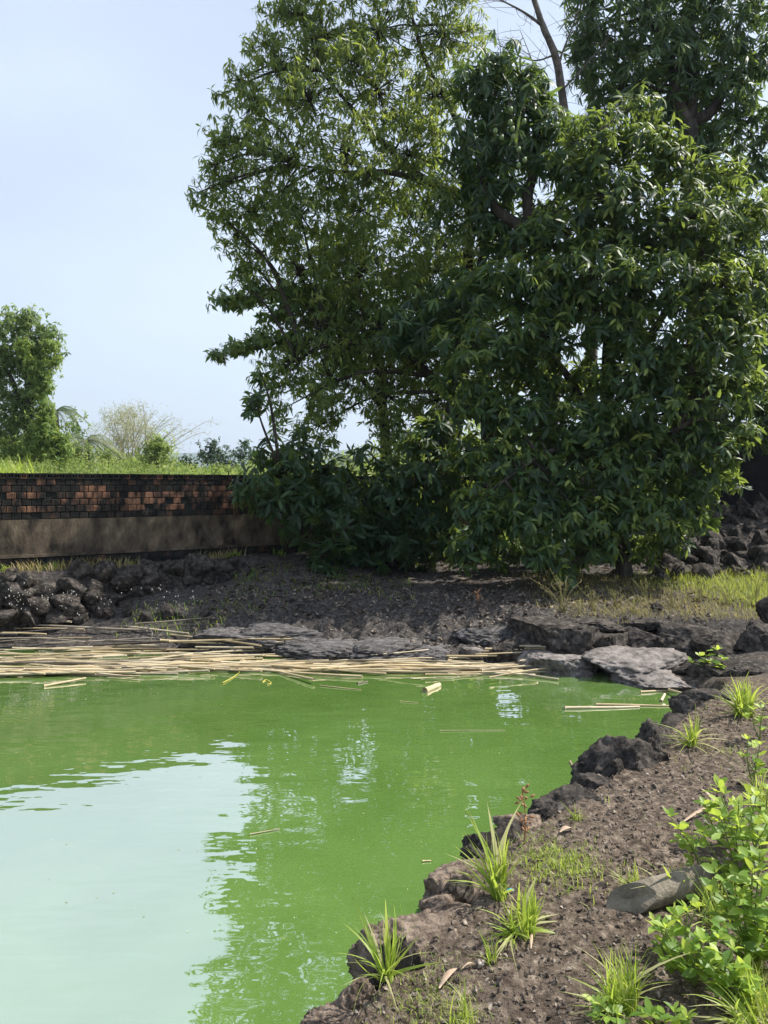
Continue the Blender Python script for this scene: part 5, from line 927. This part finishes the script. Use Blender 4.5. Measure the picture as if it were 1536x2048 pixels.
# bent sticks lying over the shore rocks
def stick(pts, r_, label, mat=m_dead):
    w3 = [np.array((((a - 768) / F) * y_, y_, CAMZ - (b - HZ) / F * y_)) for a, b, y_ in pts]; c2 = curve(w3, 8); c0 = c2[0].copy(); V, Q = tube(c2 - c0, np.linspace(r_, r_ * .5, len(c2)), 6, .1); o = obj('stick', mesh('stick', V, qtri(Q), mat)); o.location = c0; tag(o, label, 'stick')
stick([(500, 1282, 9.3), (565, 1272, 9.2), (640, 1295, 9.0), (710, 1318, 8.85)], .009, 'long grey bent stick lying across the lava shelf'); stick([(0, 1268, 9.6), (120, 1258, 9.7), (300, 1250, 9.8), (445, 1248, 9.8)], .008, 'long thin pale stick along the foot of the stone wall')
stick([(865, 1280, 9.2), (880, 1290, 9.1), (888, 1318, 8.85)], .006, 'thin curved twig drooping to the raft by the small hump'); stick([(815, 1180, 10.9), (850, 1195, 10.5), (870, 1215, 10.2)], .006, 'dead twig lying on the leaf litter'); stick([(300, 1284, 9.2), (304, 1265, 9.3), (290, 1250, 9.4)], .01, 'dark upright stub poking out of the stalk pile')
m_vine = M('yellow_vine', [(.3, (.35, .32, .06)), (.7, (.5, .45, .12))], scale=5); stick([(445, 1366, 7.75), (470, 1352, 8.05), (478, 1342, 8.25), (455, 1340, 8.3)], .006, 'yellowish curly vine trailing from the raft onto the water', m_vine); stick([(525, 1365, 7.8), (532, 1360, 7.88), (542, 1366, 7.77), (534, 1369, 7.7)], .008, 'curled yellow vine knot floating in front of the raft', m_vine)
# reddish dead seedling on the litter
g = ground_at(955, 1210); stx = empty('dead_seedling', g, 'small reddish dead seedling on the shaded litter', 'plant'); rg2 = np.random.default_rng(6)
V, Q = tube([(0, 0, 0), (.01, 0, .1), (0, 0, .18)], [.006, .005, .003], 5); obj('stem', mesh('stem', V, qtri(Q), m_red), stx)
for k in range(10):
    d = unit(rg2.normal(size=3) + np.array((0, 0, -.1))); o = obj('leaf', mesh('leaf', *leaf8(1, .3, .3), m_red), stx); Mx = Matrix(frames(d[None], np.array([[0, 0, 1.]]))[0].tolist()).to_4x4() @ Matrix.Scale(.1, 4); Mx.translation = Vector((0, 0, .1 + .08 * rg2.random())); o.matrix_basis = Mx
# specks drifting on the water
rg = np.random.default_rng(33); n_ = 900; x = rg.uniform(-5, 3, n_); y = 2.5 + 6.3 * rg.random(n_) ** .8; k = sdist(x, y) < -.05; x, y = x[k], y[k]; n_ = len(x)
m_speck = leafmat('floating_speck', [(0, (.05, .06, .02)), (.5, (.3, .32, .12)), (1, (.55, .55, .35))], (.2, .25, .05), .1, .6); az = rg.random(n_) * 6.28
V, T, tn = scatter(leaf4(1, .6, .05, .05), np.stack((x, y, np.full(n_, .003)), 1), frames(np.stack((np.cos(az), np.sin(az), 0 * az), 1), np.tile((0, 0, 1.), (n_, 1))), .003 + .012 * rg.random(n_) ** 3, np.clip(rg.normal(.6, .3, n_), 0, 1))
tag(obj('floating_specks', mesh('floating_specks', V, T, m_speck, True, tn)), 'specks of leaf and seed drifting on the water', kind='stuff')
finish_trees()

# ------------------------------------------------------------------ haze over the fields
hz = bpy.data.materials.new('thin_haze'); hz.use_nodes = True; t = hz.node_tree; t.nodes.remove(t.nodes['Principled BSDF']); pv = t.nodes.new('ShaderNodeVolumePrincipled')
pv.inputs['Color'].default_value = (.74, .86, 1, 1); pv.inputs['Density'].default_value = .0003; pv.inputs['Anisotropy'].default_value = .2; t.links.new(pv.outputs[0], t.nodes['Material Output'].inputs['Volume'])
x0, x1, y0, y1, z0, z1 = -5100, 5100, -310, 7100, -2.2, 330
HB = [(x0, y0, z0), (x1, y0, z0), (x1, y1, z0), (x0, y1, z0), (x0, y0, z1), (x1, y0, z1), (x1, y1, z1), (x0, y1, z1)]
tag(obj('haze', mesh('haze', HB, [(3, 2, 1, 0), (4, 5, 6, 7), (0, 1, 5, 4), (1, 2, 6, 5), (2, 3, 7, 6), (3, 0, 4, 7)], hz, False)), 'thin pale haze over the fields', kind='stuff')
